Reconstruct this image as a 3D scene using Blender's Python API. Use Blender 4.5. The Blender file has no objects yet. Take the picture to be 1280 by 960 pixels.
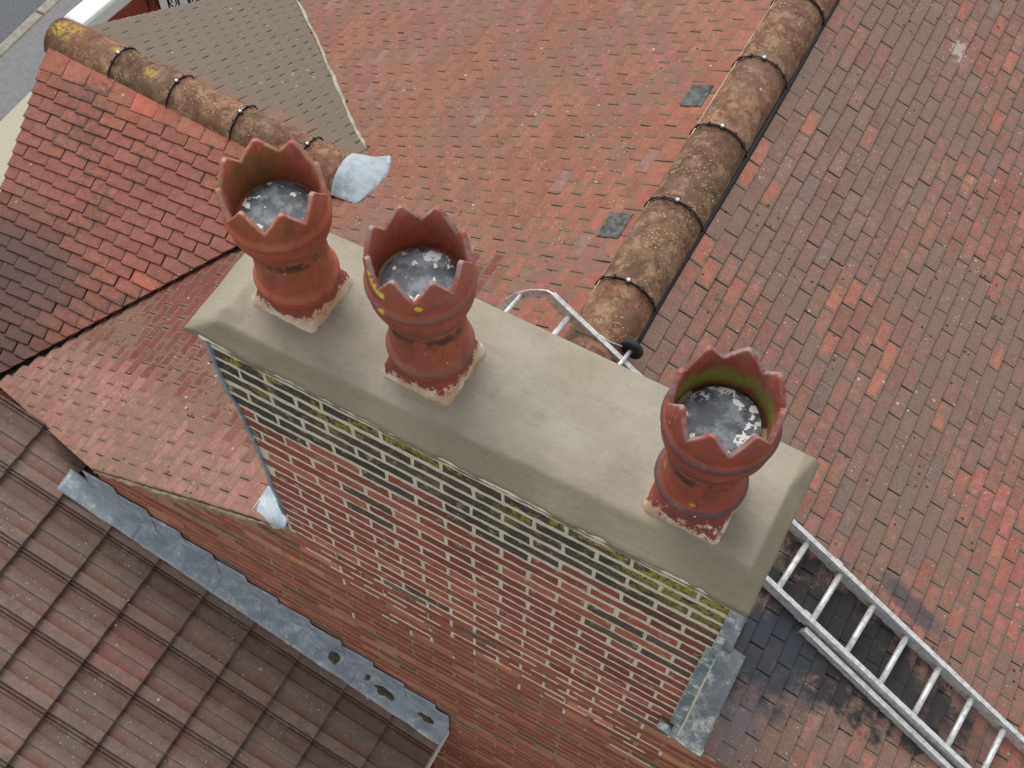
import bpy, math, random
from mathutils import Vector, Matrix, noise

random.seed(7)
S = bpy.context.scene
COL = S.collection
V = Vector

# ------------------------------------------------------------------ camera
F_PX = 1539.2
YAW, PITCH, ROLL = -0.46520, 1.045870, 0.039747
CAM = V((1.87789, -1.45245, 3.42637))
_f = V((math.sin(YAW) * math.cos(PITCH), math.cos(YAW) * math.cos(PITCH), -math.sin(PITCH)))
_r = V((math.cos(YAW), -math.sin(YAW), 0))
_u = _r.cross(_f)
_c, _s = math.cos(ROLL), math.sin(ROLL)
CR, CU, CF = _c * _r + _s * _u, -_s * _r + _c * _u, _f
cam_data = bpy.data.cameras.new('camera')
cam_data.sensor_width = 36
cam_data.lens = 36 * F_PX / 1280
cam_data.clip_start, cam_data.clip_end = 0.05, 500
cam = bpy.data.objects.new('camera', cam_data)
m = Matrix.Identity(4)
for i in range(3):
    m[i][0], m[i][1], m[i][2], m[i][3] = CR[i], CU[i], -CF[i], CAM[i]
cam.matrix_world = m
COL.objects.link(cam)
S.camera = cam

# ------------------------------------------------------------------ light
W = bpy.data.worlds.new('World')
S.world = W
W.use_nodes = True
wn = W.node_tree.nodes
wl = W.node_tree.links
sky = wn.new('ShaderNodeTexSky')
sky.sky_type = 'NISHITA'
sky.sun_disc = False
SUN_EL, SUN_AZ = math.radians(56), math.radians(-48)     # azimuth clockwise from +Y
sky.sun_elevation = SUN_EL
sky.sun_rotation = SUN_AZ
hsv = wn.new('ShaderNodeHueSaturation')
hsv.inputs['Saturation'].default_value = 0.14
wl.new(sky.outputs[0], hsv.inputs['Color'])
wl.new(hsv.outputs[0], wn['Background'].inputs[0])
wn['Background'].inputs[1].default_value = 0.15
sd = bpy.data.lights.new('sun', 'SUN')
sd.energy = 1.25
sd.angle = math.radians(38)
sd.color = (1.0, 0.965, 0.92)
sun = bpy.data.objects.new('sun', sd)
sdir = V((math.sin(SUN_AZ) * math.cos(SUN_EL), math.cos(SUN_AZ) * math.cos(SUN_EL), math.sin(SUN_EL)))
sun.rotation_euler = sdir.to_track_quat('Z', 'Y').to_euler()
sun.location = sdir * 20
COL.objects.link(sun)
S.view_settings.view_transform = 'Standard'
S.view_settings.look = 'None'
S.view_settings.exposure = 0.68
S.view_settings.gamma = 1


# ------------------------------------------------------------------ helpers
def lin(r, g, b, k=1.0):
    def f(c):
        c = c / 255
        return c / 12.92 if c <= 0.04045 else ((c + 0.055) / 1.055) ** 2.4
    return (f(r) * k, f(g) * k, f(b) * k)


def mixc(a, b, t):
    t = max(0, min(1, t))
    return tuple(a[i] * (1 - t) + b[i] * t for i in range(3))


def sm(a, b, x):
    t = max(0.0, min(1.0, (x - a) / (b - a)))
    return t * t * (3 - 2 * t)


def nz(x, y, s=1.0, k=0.0):
    return noise.noise(V((x * s, y * s, k)))


def px(P):
    d = V(P) - CAM
    z = d.dot(CF)
    if z < 0.1:
        return None
    return 640 + F_PX * d.dot(CR) / z, 480 - F_PX * d.dot(CU) / z, z


def inview(P, mg=190):
    q = px(P)
    return q is not None and -mg < q[0] < 1280 + mg and -mg < q[1] < 960 + mg


class MB:
    def __init__(s):
        s.v, s.f, s.c, s.e, s.sm = [], [], [], [], []

    def vert(s, p, col=(1, 1, 1), e=1.0):
        s.v.append(tuple(p)); s.c.append(tuple(col[:3]) + (1.0,)); s.e.append(e)
        return len(s.v) - 1

    def face(s, idx, smooth=False):
        s.f.append(tuple(idx)); s.sm.append(smooth)

    def add(s, o, M=None, col=None):
        b = len(s.v)
        col = tuple(col[:3]) if col is not None else None
        for p, c, e in zip(o.v, o.c, o.e):
            s.v.append(tuple(M @ V(p)) if M is not None else p)
            s.c.append((col[0] * c[0], col[1] * c[1], col[2] * c[2], 1.0) if col is not None else c)
            s.e.append(e)
        for f in o.f:
            s.f.append(tuple(i + b for i in f))
        s.sm += o.sm

    def box(s, a, b, col=(1, 1, 1), M=None, bev=0.0):
        """box with corners a, b; bev chamfers the vertical outline a little"""
        x0, y0, z0 = a; x1, y1, z1 = b
        if bev > 0:
            t = bev
            rings = []
            for (z, k) in ((z0, t), (z0 + t, 0), (z1 - t, 0), (z1, t)):
                rings.append([(x0 + k, y0 + k, z), (x1 - k, y0 + k, z), (x1 - k, y1 - k, z), (x0 + k, y1 - k, z)])
            ids = [[s.vert(M @ V(p) if M is not None else p, col, 0.0 if i in (0, 3) else 0.4) for p in r] for i, r in enumerate(rings)]
            for i in range(3):
                for j in range(4):
                    s.face((ids[i][j], ids[i][(j + 1) % 4], ids[i + 1][(j + 1) % 4], ids[i + 1][j]))
            s.face(ids[0][::-1]); s.face(ids[3])
            return
        P = [(x0, y0, z0), (x1, y0, z0), (x1, y1, z0), (x0, y1, z0), (x0, y0, z1), (x1, y0, z1), (x1, y1, z1), (x0, y1, z1)]
        i = [s.vert(M @ V(p) if M is not None else p, col) for p in P]
        for f in ((3, 2, 1, 0), (4, 5, 6, 7), (0, 1, 5, 4), (1, 2, 6, 5), (2, 3, 7, 6), (3, 0, 4, 7)):
            s.face([i[k] for k in f])

    def tube(s, pts, r, n=8, col=(1, 1, 1), cap=True, smooth=True, rx=None, up=None):
        """sweep a circle (or an rx by r rectangle-ish ellipse) along pts"""
        pts = [V(p) for p in pts]
        rings = []
        for i, p in enumerate(pts):
            t = (pts[min(i + 1, len(pts) - 1)] - pts[max(i - 1, 0)]).normalized()
            a = V(up) if up is not None else (V((0, 0, 1)) if abs(t.z) < 0.9 else V((1, 0, 0)))
            x = t.cross(a).normalized(); y = x.cross(t)
            rr = r[i] if isinstance(r, (list, tuple)) else r
            rings.append([s.vert(p + x * math.cos(2 * math.pi * k / n) * (rx or rr) + y * math.sin(2 * math.pi * k / n) * rr, col) for k in range(n)])
        for i in range(len(rings) - 1):
            for k in range(n):
                s.face((rings[i][k], rings[i][(k + 1) % n], rings[i + 1][(k + 1) % n], rings[i + 1][k]), smooth)
        if cap:
            s.face(rings[0][::-1]); s.face(rings[-1])

    def bar(s, p0, p1, w, h, up, col=(1, 1, 1)):
        """rectangular bar from p0 to p1, w across, h along up"""
        p0, p1, up = V(p0), V(p1), V(up).normalized()
        t = (p1 - p0).normalized(); x = t.cross(up).normalized(); up = x.cross(t)
        q = []
        for p in (p0, p1):
            for a, b in ((-1, -1), (1, -1), (1, 1), (-1, 1)):
                q.append(s.vert(p + x * a * w / 2 + up * b * h / 2, col))
        s.face(q[:4][::-1]); s.face(q[4:])
        for k in range(4):
            s.face((q[k], q[(k + 1) % 4], q[4 + (k + 1) % 4], q[4 + k]))

    def grid(s, fn, nu, nv, col=None, smooth=True, flip=False):
        ids = [[s.vert(fn(i / nu, j / nv), (col(i / nu, j / nv) if callable(col) else (col or (1, 1, 1)))) for j in range(nv + 1)] for i in range(nu + 1)]
        for i in range(nu):
            for j in range(nv):
                f = (ids[i][j], ids[i + 1][j], ids[i + 1][j + 1], ids[i][j + 1])
                s.face(f[::-1] if flip else f, smooth)
        return ids

    def sheet(s, fn, nu, nv, th, col=None, smooth=True):
        """a grid with real thickness th (downwards in z) and closed rim"""
        a = s.grid(fn, nu, nv, col, smooth)
        b = s.grid(lambda u, v: V(fn(u, v)) - V((0, 0, th)), nu, nv, col, smooth, flip=True)
        for i in range(nu):
            s.face((a[i + 1][0], a[i][0], b[i][0], b[i + 1][0])); s.face((a[i][nv], a[i + 1][nv], b[i + 1][nv], b[i][nv]))
        for j in range(nv):
            s.face((a[0][j], a[0][j + 1], b[0][j + 1], b[0][j])); s.face((a[nu][j + 1], a[nu][j], b[nu][j], b[nu][j + 1]))

    def mesh(s, name, mat):
        me = bpy.data.meshes.new(name)
        me.from_pydata(s.v, [], s.f)
        me.polygons.foreach_set('use_smooth', s.sm)
        a = me.color_attributes.new('col', 'FLOAT_COLOR', 'POINT')
        a.data.foreach_set('color', [x for c in s.c for x in c])
        e = me.attributes.new('edge', 'FLOAT', 'POINT')
        e.data.foreach_set('value', s.e)
        me.materials.append(mat)
        me.update()
        return me


def link(name, me, parent=None, M=None, color=(1, 1, 1)):
    o = bpy.data.objects.new(name, me)
    COL.objects.link(o)
    o.color = tuple(color[:3]) + (1.0,)
    if parent is not None:
        o.parent = parent
        off = Matrix.Translation(-world_loc(parent))
        o.matrix_basis = off @ (M if M is not None else Matrix.Identity(4))
    elif M is not None:
        o.matrix_basis = M
    return o


def world_loc(o):
    p = V((0, 0, 0))
    while o is not None:
        p = p + o.matrix_basis.to_translation(); o = o.parent
    return p


def tag(o, label=None, cat=None, group=None, kind=None):
    if label: o['label'] = label
    if cat: o['category'] = cat
    if group: o['group'] = group
    if kind: o['kind'] = kind
    return o


def thing(name, loc, label, cat, group=None, kind=None):
    o = bpy.data.objects.new(name, None)
    o.empty_display_size = 0.1
    COL.objects.link(o)
    o.location = loc
    return tag(o, label, cat, group, kind)


def part(name, mb, mat, parent, label=None, kind=None):
    return tag(link(name, mb.mesh(name, mat), parent), label, kind=kind)


# ------------------------------------------------------------------ materials
class NT:
    def __init__(s, name, rough=0.85, metal=0.0, spec=0.3):
        s.m = bpy.data.materials.new(name)
        s.m.use_nodes = True
        s.t = s.m.node_tree
        s.bs = s.t.nodes['Principled BSDF']
        s.bs.inputs['Roughness'].default_value = rough
        s.bs.inputs['Metallic'].default_value = metal
        s.bs.inputs['Specular IOR Level'].default_value = spec
        s.geo = s.n('ShaderNodeNewGeometry')
        s.pos = s.geo.outputs['Position']

    def n(s, typ, **k):
        x = s.t.nodes.new(typ)
        for a, b in k.items(): setattr(x, a, b)
        return x

    def l(s, a, b): s.t.links.new(a, b)

    def setin(s, sock, v):
        if hasattr(v, 'is_output') or isinstance(v, bpy.types.NodeSocket): s.l(v, sock)
        else: sock.default_value = v

    def noise(s, scale, detail=4, rough=0.6, vec=None, dist=0.0):
        x = s.n('ShaderNodeTexNoise')
        x.inputs['Scale'].default_value = scale; x.inputs['Detail'].default_value = detail
        x.inputs['Roughness'].default_value = rough; x.inputs['Distortion'].default_value = dist
        s.l(vec or s.pos, x.inputs['Vector'])
        return x.outputs['Fac']

    def voro(s, scale, vec=None, rand=1.0):
        x = s.n('ShaderNodeTexVoronoi')
        x.inputs['Scale'].default_value = scale; x.inputs['Randomness'].default_value = rand
        s.l(vec or s.pos, x.inputs['Vector'])
        return x.outputs['Distance'], x.outputs['Color']

    def math(s, op, a, b=0.0, c=0.0):
        x = s.n('ShaderNodeMath', operation=op)
        s.setin(x.inputs[0], a); s.setin(x.inputs[1], b)
        if op == 'MULTIPLY_ADD': s.setin(x.inputs[2], c)
        return x.outputs[0]

    def ramp(s, v, a, b, c=0.0, d=1.0):
        x = s.n('ShaderNodeMapRange', interpolation_type='SMOOTHSTEP')
        s.setin(x.inputs[0], v); s.setin(x.inputs[1], a); s.setin(x.inputs[2], b); s.setin(x.inputs[3], c); s.setin(x.inputs[4], d)
        return x.outputs[0]

    def mix(s, f, a, b, mode='MIX'):
        x = s.n('ShaderNodeMix', data_type='RGBA', blend_type=mode)
        s.setin(x.inputs[0], f)
        for k, v in ((6, a), (7, b)):
            if isinstance(v, (tuple, list)): x.inputs[k].default_value = tuple(v[:3]) + (1.0,)
            else: s.l(v, x.inputs[k])
        return x.outputs[2]

    def attr(s, name):
        x = s.n('ShaderNodeAttribute', attribute_name=name)
        return x

    def tint(s):
        oi = s.n('ShaderNodeObjectInfo')
        return s.mix(1.0, s.attr('col').outputs['Color'], oi.outputs['Color'], 'MULTIPLY')

    def blob(s, c, rx, ry, ang=0.0, wob=0.5, wscale=9.0, soft=0.35):
        """mask of an irregular patch with a fixed place on the surface, seen in plan"""
        v = s.n('ShaderNodeVectorMath', operation='SUBTRACT')
        s.l(s.pos, v.inputs[0]); v.inputs[1].default_value = (c[0], c[1], 0)
        r = s.n('ShaderNodeVectorRotate', rotation_type='Z_AXIS')
        s.l(v.outputs[0], r.inputs['Vector']); r.inputs['Angle'].default_value = -ang
        q = s.n('ShaderNodeVectorMath', operation='MULTIPLY')
        s.l(r.outputs[0], q.inputs[0]); q.inputs[1].default_value = (1 / rx, 1 / ry, 0)
        ln = s.n('ShaderNodeVectorMath', operation='LENGTH')
        s.l(q.outputs[0], ln.inputs[0])
        d = s.math('MULTIPLY_ADD', s.math('SUBTRACT', s.noise(wscale, 5, 0.65), 0.5), wob * 2, ln.outputs['Value'])
        return s.ramp(d, 1.0, 1.0 - soft)

    def spot(s, c, r, wob=0.5, wscale=60.0):
        """small three dimensional spot"""
        v = s.n('ShaderNodeVectorMath', operation='DISTANCE')
        s.l(s.pos, v.inputs[0]); v.inputs[1].default_value = c
        d = s.math('MULTIPLY_ADD', s.math('SUBTRACT', s.noise(wscale, 3), 0.5), wob * 2 * r, v.outputs['Value'])
        return s.ramp(d, r, r * 0.7)

    def pos_x(s):
        x = s.n('ShaderNodeSeparateXYZ'); s.l(s.pos, x.inputs[0]); return x.outputs[0]

    def bump(s, h, dist=0.002, strength=0.6):
        b = s.n('ShaderNodeBump')
        b.inputs['Distance'].default_value = dist; b.inputs['Strength'].default_value = strength
        s.l(h, b.inputs['Height'])
        s.l(b.outputs[0], s.bs.inputs['Normal'])

    def out(s, col, rough=None):
        s.l(col, s.bs.inputs['Base Color'])
        if rough is not None: s.setin(s.bs.inputs['Roughness'], rough)
        return s.m


def clay(name, grime, grime_amt=0.5, edge_amt=0.6, speck=0.5, moss=0.0, stains=(), rough=0.85, var=0.35, grain=140, patch=1.6):
    t = NT(name, rough)
    base = t.tint()
    # kiln colour variation within a piece
    n1 = t.noise(18, 5, 0.7)
    base = t.mix(t.ramp(n1, 0.45, 0.62, 0, var), base, t.mix(1.0, base, (0.6, 0.56, 0.55, 1), 'MULTIPLY'))
    n1b = t.noise(31, 4, 0.65)
    base = t.mix(t.ramp(n1b, 0.5, 0.66, 0, var * 1.3), base, t.mix(1.0, base, (1.4, 1.36, 1.3, 1), 'MULTIPLY'))
    # grey lichen film, thicker at the edges of each piece and in broad patches
    e = t.attr('edge').outputs['Fac']
    nb = t.noise(patch, 4, 0.65)
    nf = t.noise(24, 6, 0.75)
    d = t.math('MULTIPLY_ADD', t.math('SUBTRACT', 1.0, e), edge_amt, t.math('ADD', t.math('MULTIPLY', t.ramp(nb, 0.3, 0.7), 0.85), t.math('MULTIPLY', t.ramp(nf, 0.32, 0.68), 0.6)))
    fm = t.ramp(d, 1.12 - grime_amt, 1.5 - grime_amt, 0, 0.88)
    col = t.mix(fm, base, grime)
    # pale specks
    if speck:
        vd, vc = t.voro(38)
        m2 = t.math('MULTIPLY', t.ramp(vd, 0.15, 0.08), t.ramp(t.noise(5, 4, 0.6), 0.60 - 0.12 * speck, 0.64 - 0.06 * speck))
        col = t.mix(t.math('MULTIPLY', m2, 0.8), col, lin(205, 200, 185))
        vd2, _ = t.voro(120)
        m3 = t.math('MULTIPLY', t.ramp(vd2, 0.22, 0.08), t.ramp(t.noise(9, 3), 0.55, 0.7))
        col = t.mix(t.math('MULTIPLY', m3, 0.45 * speck), col, lin(190, 175, 155))
    if speck:
        vd4, _ = t.voro(13)
        m4 = t.math('MULTIPLY', t.ramp(t.math('ADD', vd4, t.math('MULTIPLY', t.noise(90, 3), 0.12)), 0.17, 0.13), t.ramp(t.noise(2.3, 4, 0.6), 0.54, 0.58))
        col = t.mix(t.math('MULTIPLY', m4, 0.75), col, lin(196, 192, 180))
    if moss:
        vd, _ = t.voro(17)
        m2 = t.math('MULTIPLY', t.ramp(t.math('ADD', vd, t.math('MULTIPLY', t.noise(110, 3), 0.1)), 0.20, 0.16), t.ramp(t.noise(3.1, 4, 0.6), 0.52, 0.57))
        col = t.mix(t.math('MULTIPLY', m2, moss), col, lin(62, 54, 34))
    # fine speckle of dirt
    vd3 = t.noise(grain, 3, 0.7)
    col = t.mix(t.ramp(vd3, 0.44, 0.58), t.mix(1.0, col, (0.80, 0.79, 0.77, 1), 'MULTIPLY'), col)
    col = t.mix(t.ramp(t.noise(grain * 0.45, 4, 0.7), 0.54, 0.64, 0, 0.4), col, t.mix(1.0, col, (1.35, 1.33, 1.28, 1), 'MULTIPLY'))
    for st in stains:
        mask = t.blob(*st['at'], ang=st.get('ang', 0), wob=st.get('wob', 0.5), wscale=st.get('ws', 9), soft=st.get('soft', 0.35))
        col = t.mix(t.math('MULTIPLY', mask, st.get('k', 0.8)), col, st['col'])
    if name.endswith('ridge'):
        for at in (((-3.0, 2.14), 0.16, 0.11), ((-2.33, 2.10), 0.08, 0.05), ((-2.62, 2.16), 0.06, 0.04)):
            mk = t.math('MULTIPLY', t.blob(*at, wob=0.9, wscale=12, soft=0.8), t.ramp(t.noise(55, 5, 0.75), 0.46, 0.52))
            col = t.mix(t.math('MULTIPLY', mk, 0.85), col, lin(176, 152, 62))
        col = t.mix(t.ramp(t.noise(13, 7, 0.78), 0.50, 0.60, 0, 0.6), col, lin(154, 126, 100))
        col = t.mix(t.ramp(t.noise(6, 7, 0.78), 0.52, 0.62, 0, 0.6), col, lin(78, 62, 50))
        vq, _ = t.voro(60)
        col = t.mix(t.math('MULTIPLY', t.ramp(vq, 0.3, 0.15), t.ramp(t.noise(5, 4, 0.7), 0.5, 0.6, 0, 0.6)), col, lin(190, 178, 120))
    h = t.math('ADD', t.math('MULTIPLY', t.noise(60, 5, 0.7), 1.0), t.math('MULTIPLY', vd3, 0.5))
    t.bump(h, 0.004, 0.55)
    return t.out(col)


GREY = lin(118, 108, 96)
BLUESOOT = lin(48, 50, 56)
m_right = clay('weathered_clay_right', lin(122, 103, 92), 0.51, 0.62, 0.9, moss=0.9, stains=[
    dict(at=((2.40, 0.70), 0.66, 0.30), ang=-0.12, col=lin(40, 40, 42), k=0.95, wob=1.1, ws=10, soft=0.45),
    dict(at=((2.13, 0.48), 0.30, 0.36), ang=-0.1, col=lin(50, 54, 61), k=0.95, wob=0.9, ws=10, soft=0.7),
    dict(at=((2.14, 0.14), 0.12, 0.26), col=lin(104, 102, 110), k=0.6, wob=0.9, ws=14, soft=0.9),
    dict(at=((2.86, 0.70), 0.40, 0.17), ang=-0.15, col=lin(52, 50, 50), k=0.65, wob=0.7, ws=9, soft=0.7),
    dict(at=((1.74, 3.93), 0.045, 0.07), ang=0.3, col=lin(186, 180, 170), k=0.5, wob=2.2, ws=34, soft=0.3),
    dict(at=((2.6, 1.05), 0.22, 0.07), ang=-0.15, col=lin(64, 66, 72), k=0.75, wob=0.7, ws=12, soft=0.5),
])
m_left = clay('weathered_clay_left', lin(120, 97, 82), 0.36, 0.72, 0.9, moss=0.9, grain=170)
m_near = clay('weathered_clay_near', lin(100, 80, 72), 0.20, 0.25, 0.15, stains=[
    dict(at=((-2.62, 0.85), 0.42, 0.32), ang=0.8, col=lin(88, 70, 68), k=0.6, wob=0.6, ws=5, soft=0.8)])
m_far = clay('weathered_clay_far', lin(112, 102, 90), 0.98, 0.3, 0.2, patch=1.2)
m_ridge = clay('weathered_clay_ridge', lin(122, 98, 78), 0.42, 0.2, 1.2, patch=4, var=0.9, moss=0.5)
m_concrete = clay('brown_concrete_tile', lin(108, 95, 87), 0.36, 0.30, 0.9, rough=0.9, grain=260, patch=5, var=0.3)


def brick_mat(name, lichen_band=True):
    t = NT(name, 0.9)
    base = t.tint()
    n1 = t.noise(45, 5, 0.7)
    col = t.mix(t.ramp(n1, 0.35, 0.7, 0, 0.5), base, t.mix(1.0, base, (0.55, 0.5, 0.5, 1), 'MULTIPLY'))
    col = t.mix(t.ramp(t.noise(16, 4, 0.7), 0.52, 0.75, 0, 0.5), col, t.mix(1.0, base, (1.5, 1.4, 1.4, 1), 'MULTIPLY'))
    # pale mortar smear
    col = t.mix(t.ramp(t.noise(14, 6, 0.75), 0.56, 0.66, 0, 0.7 if lichen_band else 0.25), col, lin(190, 178, 162) if lichen_band else lin(170, 140, 118))
    if lichen_band:
        z = t.n('ShaderNodeSeparateXYZ'); t.l(t.pos, z.inputs[0])
        hz = t.ramp(z.outputs[2], -0.42, -0.06)
        mm = t.math('MULTIPLY', hz, t.ramp(t.math('ADD', t.noise(7.5, 5, 0.7), t.ramp(t.pos_x(), 1.45, 1.8, -0.02, 0.12)), 0.49, 0.55))
        mm = t.math('MULTIPLY', mm, t.ramp(t.noise(70, 4, 0.7), 0.38, 0.55))
        col = t.mix(t.math('MULTIPLY', mm, 0.9), col, lin(176, 160, 62))
        mg = t.math('MULTIPLY', t.ramp(z.outputs[2], -0.6, -0.1), t.ramp(t.noise(95, 4, 0.7), 0.52, 0.66))
        col = t.mix(t.math('MULTIPLY', mg, 0.45), col, lin(120, 120, 104))
    t.bump(t.noise(80, 6, 0.75), 0.006, 0.8)
    return t.out(col)


m_brick = brick_mat('chimney_brick')
m_brick_low = brick_mat('gable_brick', False)


def mortar_mat(name, c, dark, amt=0.4):
    t = NT(name, 0.95)
    col = t.mix(t.ramp(t.noise(7, 5, 0.7), 0.4, 0.7, 0, amt), c, dark)
    col = t.mix(t.ramp(t.noise(60, 6, 0.75), 0.50, 0.60, 0, 0.45), col, t.mix(1.0, col, (0.62, 0.60, 0.54, 1), 'MULTIPLY'))
    col = t.mix(t.ramp(t.noise(17, 6, 0.75), 0.54, 0.64, 0, 0.4), col, t.mix(1.0, col, (0.66, 0.62, 0.55, 1), 'MULTIPLY'))
    t.bump(t.noise(120, 5, 0.7), 0.004, 0.8)
    return t.out(col)


m_mortar = mortar_mat('cream_repointing_mortar', lin(218, 209, 188), lin(184, 176, 154))
m_mortar_old = mortar_mat('old_brown_mortar', lin(164, 138, 112), lin(132, 84, 66), 0.9)
m_perp = mortar_mat('perpend_mortar', lin(150, 132, 104), lin(112, 78, 58), 0.9)
m_verge = mortar_mat('verge_mortar', lin(196, 182, 152), lin(118, 98, 72), 0.8)


def cement_mat():
    t = NT('smooth_grey_cement', 0.72, spec=0.35)
    c = t.mix(t.ramp(t.noise(2.2, 5, 0.6), 0.35, 0.68), lin(140, 132, 116), lin(154, 147, 132))
    c = t.mix(t.ramp(t.noise(6, 6, 0.65, dist=0.6), 0.52, 0.75, 0, 0.5), c, lin(126, 119, 96))
    e = t.attr('col').outputs['Color']
    c = t.mix(1.0, c, e, 'MULTIPLY')
    c = t.mix(t.ramp(t.noise(45, 6, 0.75), 0.58, 0.64, 0, 0.35), c, lin(104, 98, 84))
    for at, k in ((((0.43, 0.24), 0.11, 0.10), 0.4), (((0.93, 0.27), 0.14, 0.10), 0.35), (((1.83, 0.19), 0.09, 0.12), 0.35), (((0.55, 0.06), 0.16, 0.05), 0.4), (((1.25, 0.08), 0.3, 0.05), 0.35), (((0.06, 0.06), 0.10, 0.06), 0.6), (((1.45, 0.16), 0.14, 0.09), 0.3)):
        c = t.mix(t.math('MULTIPLY', t.blob(*at, wob=1.3, wscale=12, soft=1.0), k), c, lin(104, 98, 84))
    for at in (((1.0, 0.3), 0.30, 0.10), ((1.2, 0.2), 0.2, 0.07), ((0.1, 0.25), 0.09, 0.16)):
        c = t.mix(t.math('MULTIPLY', t.blob(*at, wob=1.3, wscale=10, soft=1.0), 0.3), c, lin(162, 158, 146))
    mp = t.n('ShaderNodeMapping'); mp.inputs['Scale'].default_value = (1, 6, 4); mp.inputs['Rotation'].default_value = (0, 0, 0.5)
    t.l(t.pos, mp.inputs[0])
    tro = t.noise(9, 5, 0.6, vec=mp.outputs[0])
    t.bump(t.math('ADD', t.math('MULTIPLY', tro, 0.7), t.math('MULTIPLY', t.noise(60, 6, 0.75), 0.4)), 0.007, 0.7)
    return t.out(c, t.ramp(t.noise(5, 4), 0.3, 0.7, 0.6, 0.85))


m_cement = cement_mat()


def lead_mat(name, c, pale, amt=0.5, rough=0.5, dark=None):
    t = NT(name, rough, 0.05, 0.4)
    col = t.mix(t.ramp(t.noise(9, 6, 0.75, dist=0.15), 0.42, 0.60), c, t.mix(1.0, c + (1,) if len(c) == 3 else c, (0.72, 0.73, 0.75, 1), 'MULTIPLY'))
    col = t.mix(t.ramp(t.noise(14, 7, 0.8, dist=0.1), 0.60 - 0.12 * amt, 0.68), col, pale)
    if dark: col = t.mix(t.ramp(t.noise(3.3, 4, 0.6), 0.5, 0.65, 0, 0.7), col, dark)
    col = t.mix(1.0, col, t.attr('col').outputs['Color'], 'MULTIPLY')
    t.bump(t.noise(14, 5, 0.6), 0.006, 0.6)
    return t.out(col)


m_lead = lead_mat('blue_grey_lead', lin(146, 154, 161), lin(186, 190, 190), 0.9)
m_lead_dark = lead_mat('sooty_lead', lin(110, 117, 122), lin(196, 196, 184), 1.1)
m_lead_new = lead_mat('new_pale_lead', lin(160, 170, 177), lin(180, 188, 190), 0.6, 0.6)
m_sealant = mortar_mat('old_flashing_pointing', lin(142, 136, 116), lin(112, 122, 126), 0.8)


def flat(name, c, rough=0.6, metal=0.0, n=0.25, scale=30, spec=0.3):
    t = NT(name, rough, metal, spec)
    c3 = tuple(c[:3])
    col = t.mix(t.ramp(t.noise(scale, 4, 0.7), 0.35, 0.7), c3, tuple(x * (1 - n) for x in c3))
    col = t.mix(1.0, col, t.tint(), 'MULTIPLY')
    t.bump(t.noise(scale * 3, 4), 0.001, 0.4)
    return t.out(col)


m_alu = flat('dull_aluminium', lin(214, 215, 213), 0.45, 0.4, 0.4, 42)
m_black = flat('black_plastic', (0.012, 0.012, 0.014), 0.5)
m_rubber = flat('black_rubber', (0.022, 0.024, 0.026), 0.75)
m_screw = flat('zinc_screw', lin(196, 196, 192), 0.3, 0.3)
m_slate = flat('dark_slate', lin(92, 92, 90), 0.7, 0.0, 0.8, 26)
m_moss = flat('dark_moss', lin(96, 86, 62), 1.0, 0, 0.6, 90)
m_white = flat('white_paint', lin(226, 228, 222), 0.5, 0, 0.06, 8)
m_iron = flat('black_iron', (0.012, 0.013, 0.013), 0.5)
m_asphalt = flat('road_asphalt', lin(98, 100, 104), 0.9, 0, 0.25, 25)
m_pave = flat('pavement_asphalt', lin(122, 122, 122), 0.9, 0, 0.2, 14)
m_kerb = flat('kerb_concrete', lin(140, 136, 126), 0.9, 0, 0.35, 14)
m_cream = flat('cream_concrete', lin(178, 172, 150), 0.9, 0, 0.22, 60)
m_soil = flat('garden_ground', lin(84, 90, 74), 0.95, 0, 0.5, 9)


# ------------------------------------------------------------------ roof planes
XR, ZR, TL, TR = 0.964, -0.969, 0.556, 0.431


def z_left(x): return ZR - TL * (XR - x)
def z_right(x): return ZR - TR * (x - XR)
def z_near(y): return -2.25 + 0.472 * (y - 1.476)
def z_far(y): return -2.051 - 0.589 * (y - 2.31)


def unit_tile(w, L, th, cam_=0.0015, seed=0):
    """one plain tile: tail at y=L, head at y=0, top surface up, soft edges"""
    rnd = random.Random(seed)
    b = MB()
    hw = w / 2 - rnd.choice((0.0002, 0.0006, 0.0010, 0.0016, 0.0024))
    j = lambda a: rnd.uniform(-a, a)
    out = [(-hw + j(.0012), 0), (hw + j(.0012), 0), (hw + j(.0012), L + j(.0022)), (-hw + j(.0012), L + j(.0022))]
    r = 0.0022
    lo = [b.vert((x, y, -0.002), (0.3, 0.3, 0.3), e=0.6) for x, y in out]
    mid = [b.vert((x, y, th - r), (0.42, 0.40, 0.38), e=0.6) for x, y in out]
    def ins(k):
        res = []
        for (x, y), (sx, sy) in zip(out, ((1, 1), (-1, 1), (-1, -1), (1, -1))):
            res.append((x + sx * k, y + sy * k))
        return res
    up = [b.vert((x, y, th + j(.0006)), e=0.0) for x, y in ins(r)]
    inn = [b.vert((x, y, th + cam_ + j(.0008)), e=1.0) for x, y in ins(0.021)]
    for k in range(4):
        k2 = (k + 1) % 4
        b.face((lo[k], lo[k2], mid[k2], mid[k])); b.face((mid[k], mid[k2], up[k2], up[k])); b.face((up[k], up[k2], inn[k2], inn[k]))
    b.face(inn)
    return b


def frame(o, u, d, n, tilt=0.0):
    """matrix with x along u, y along d (down the slope), z along n, tipped so that the tail stands up"""
    u, d, n = V(u).normalized(), V(d).normalized(), V(n).normalized()
    d2 = (d + n * tilt).normalized(); n2 = (n - d * tilt).normalized()
    M = Matrix.Identity(4)
    for i in range(3):
        M[i][0], M[i][1], M[i][2], M[i][3] = u[i], d2[i], n2[i], o[i]
    return M


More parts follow.
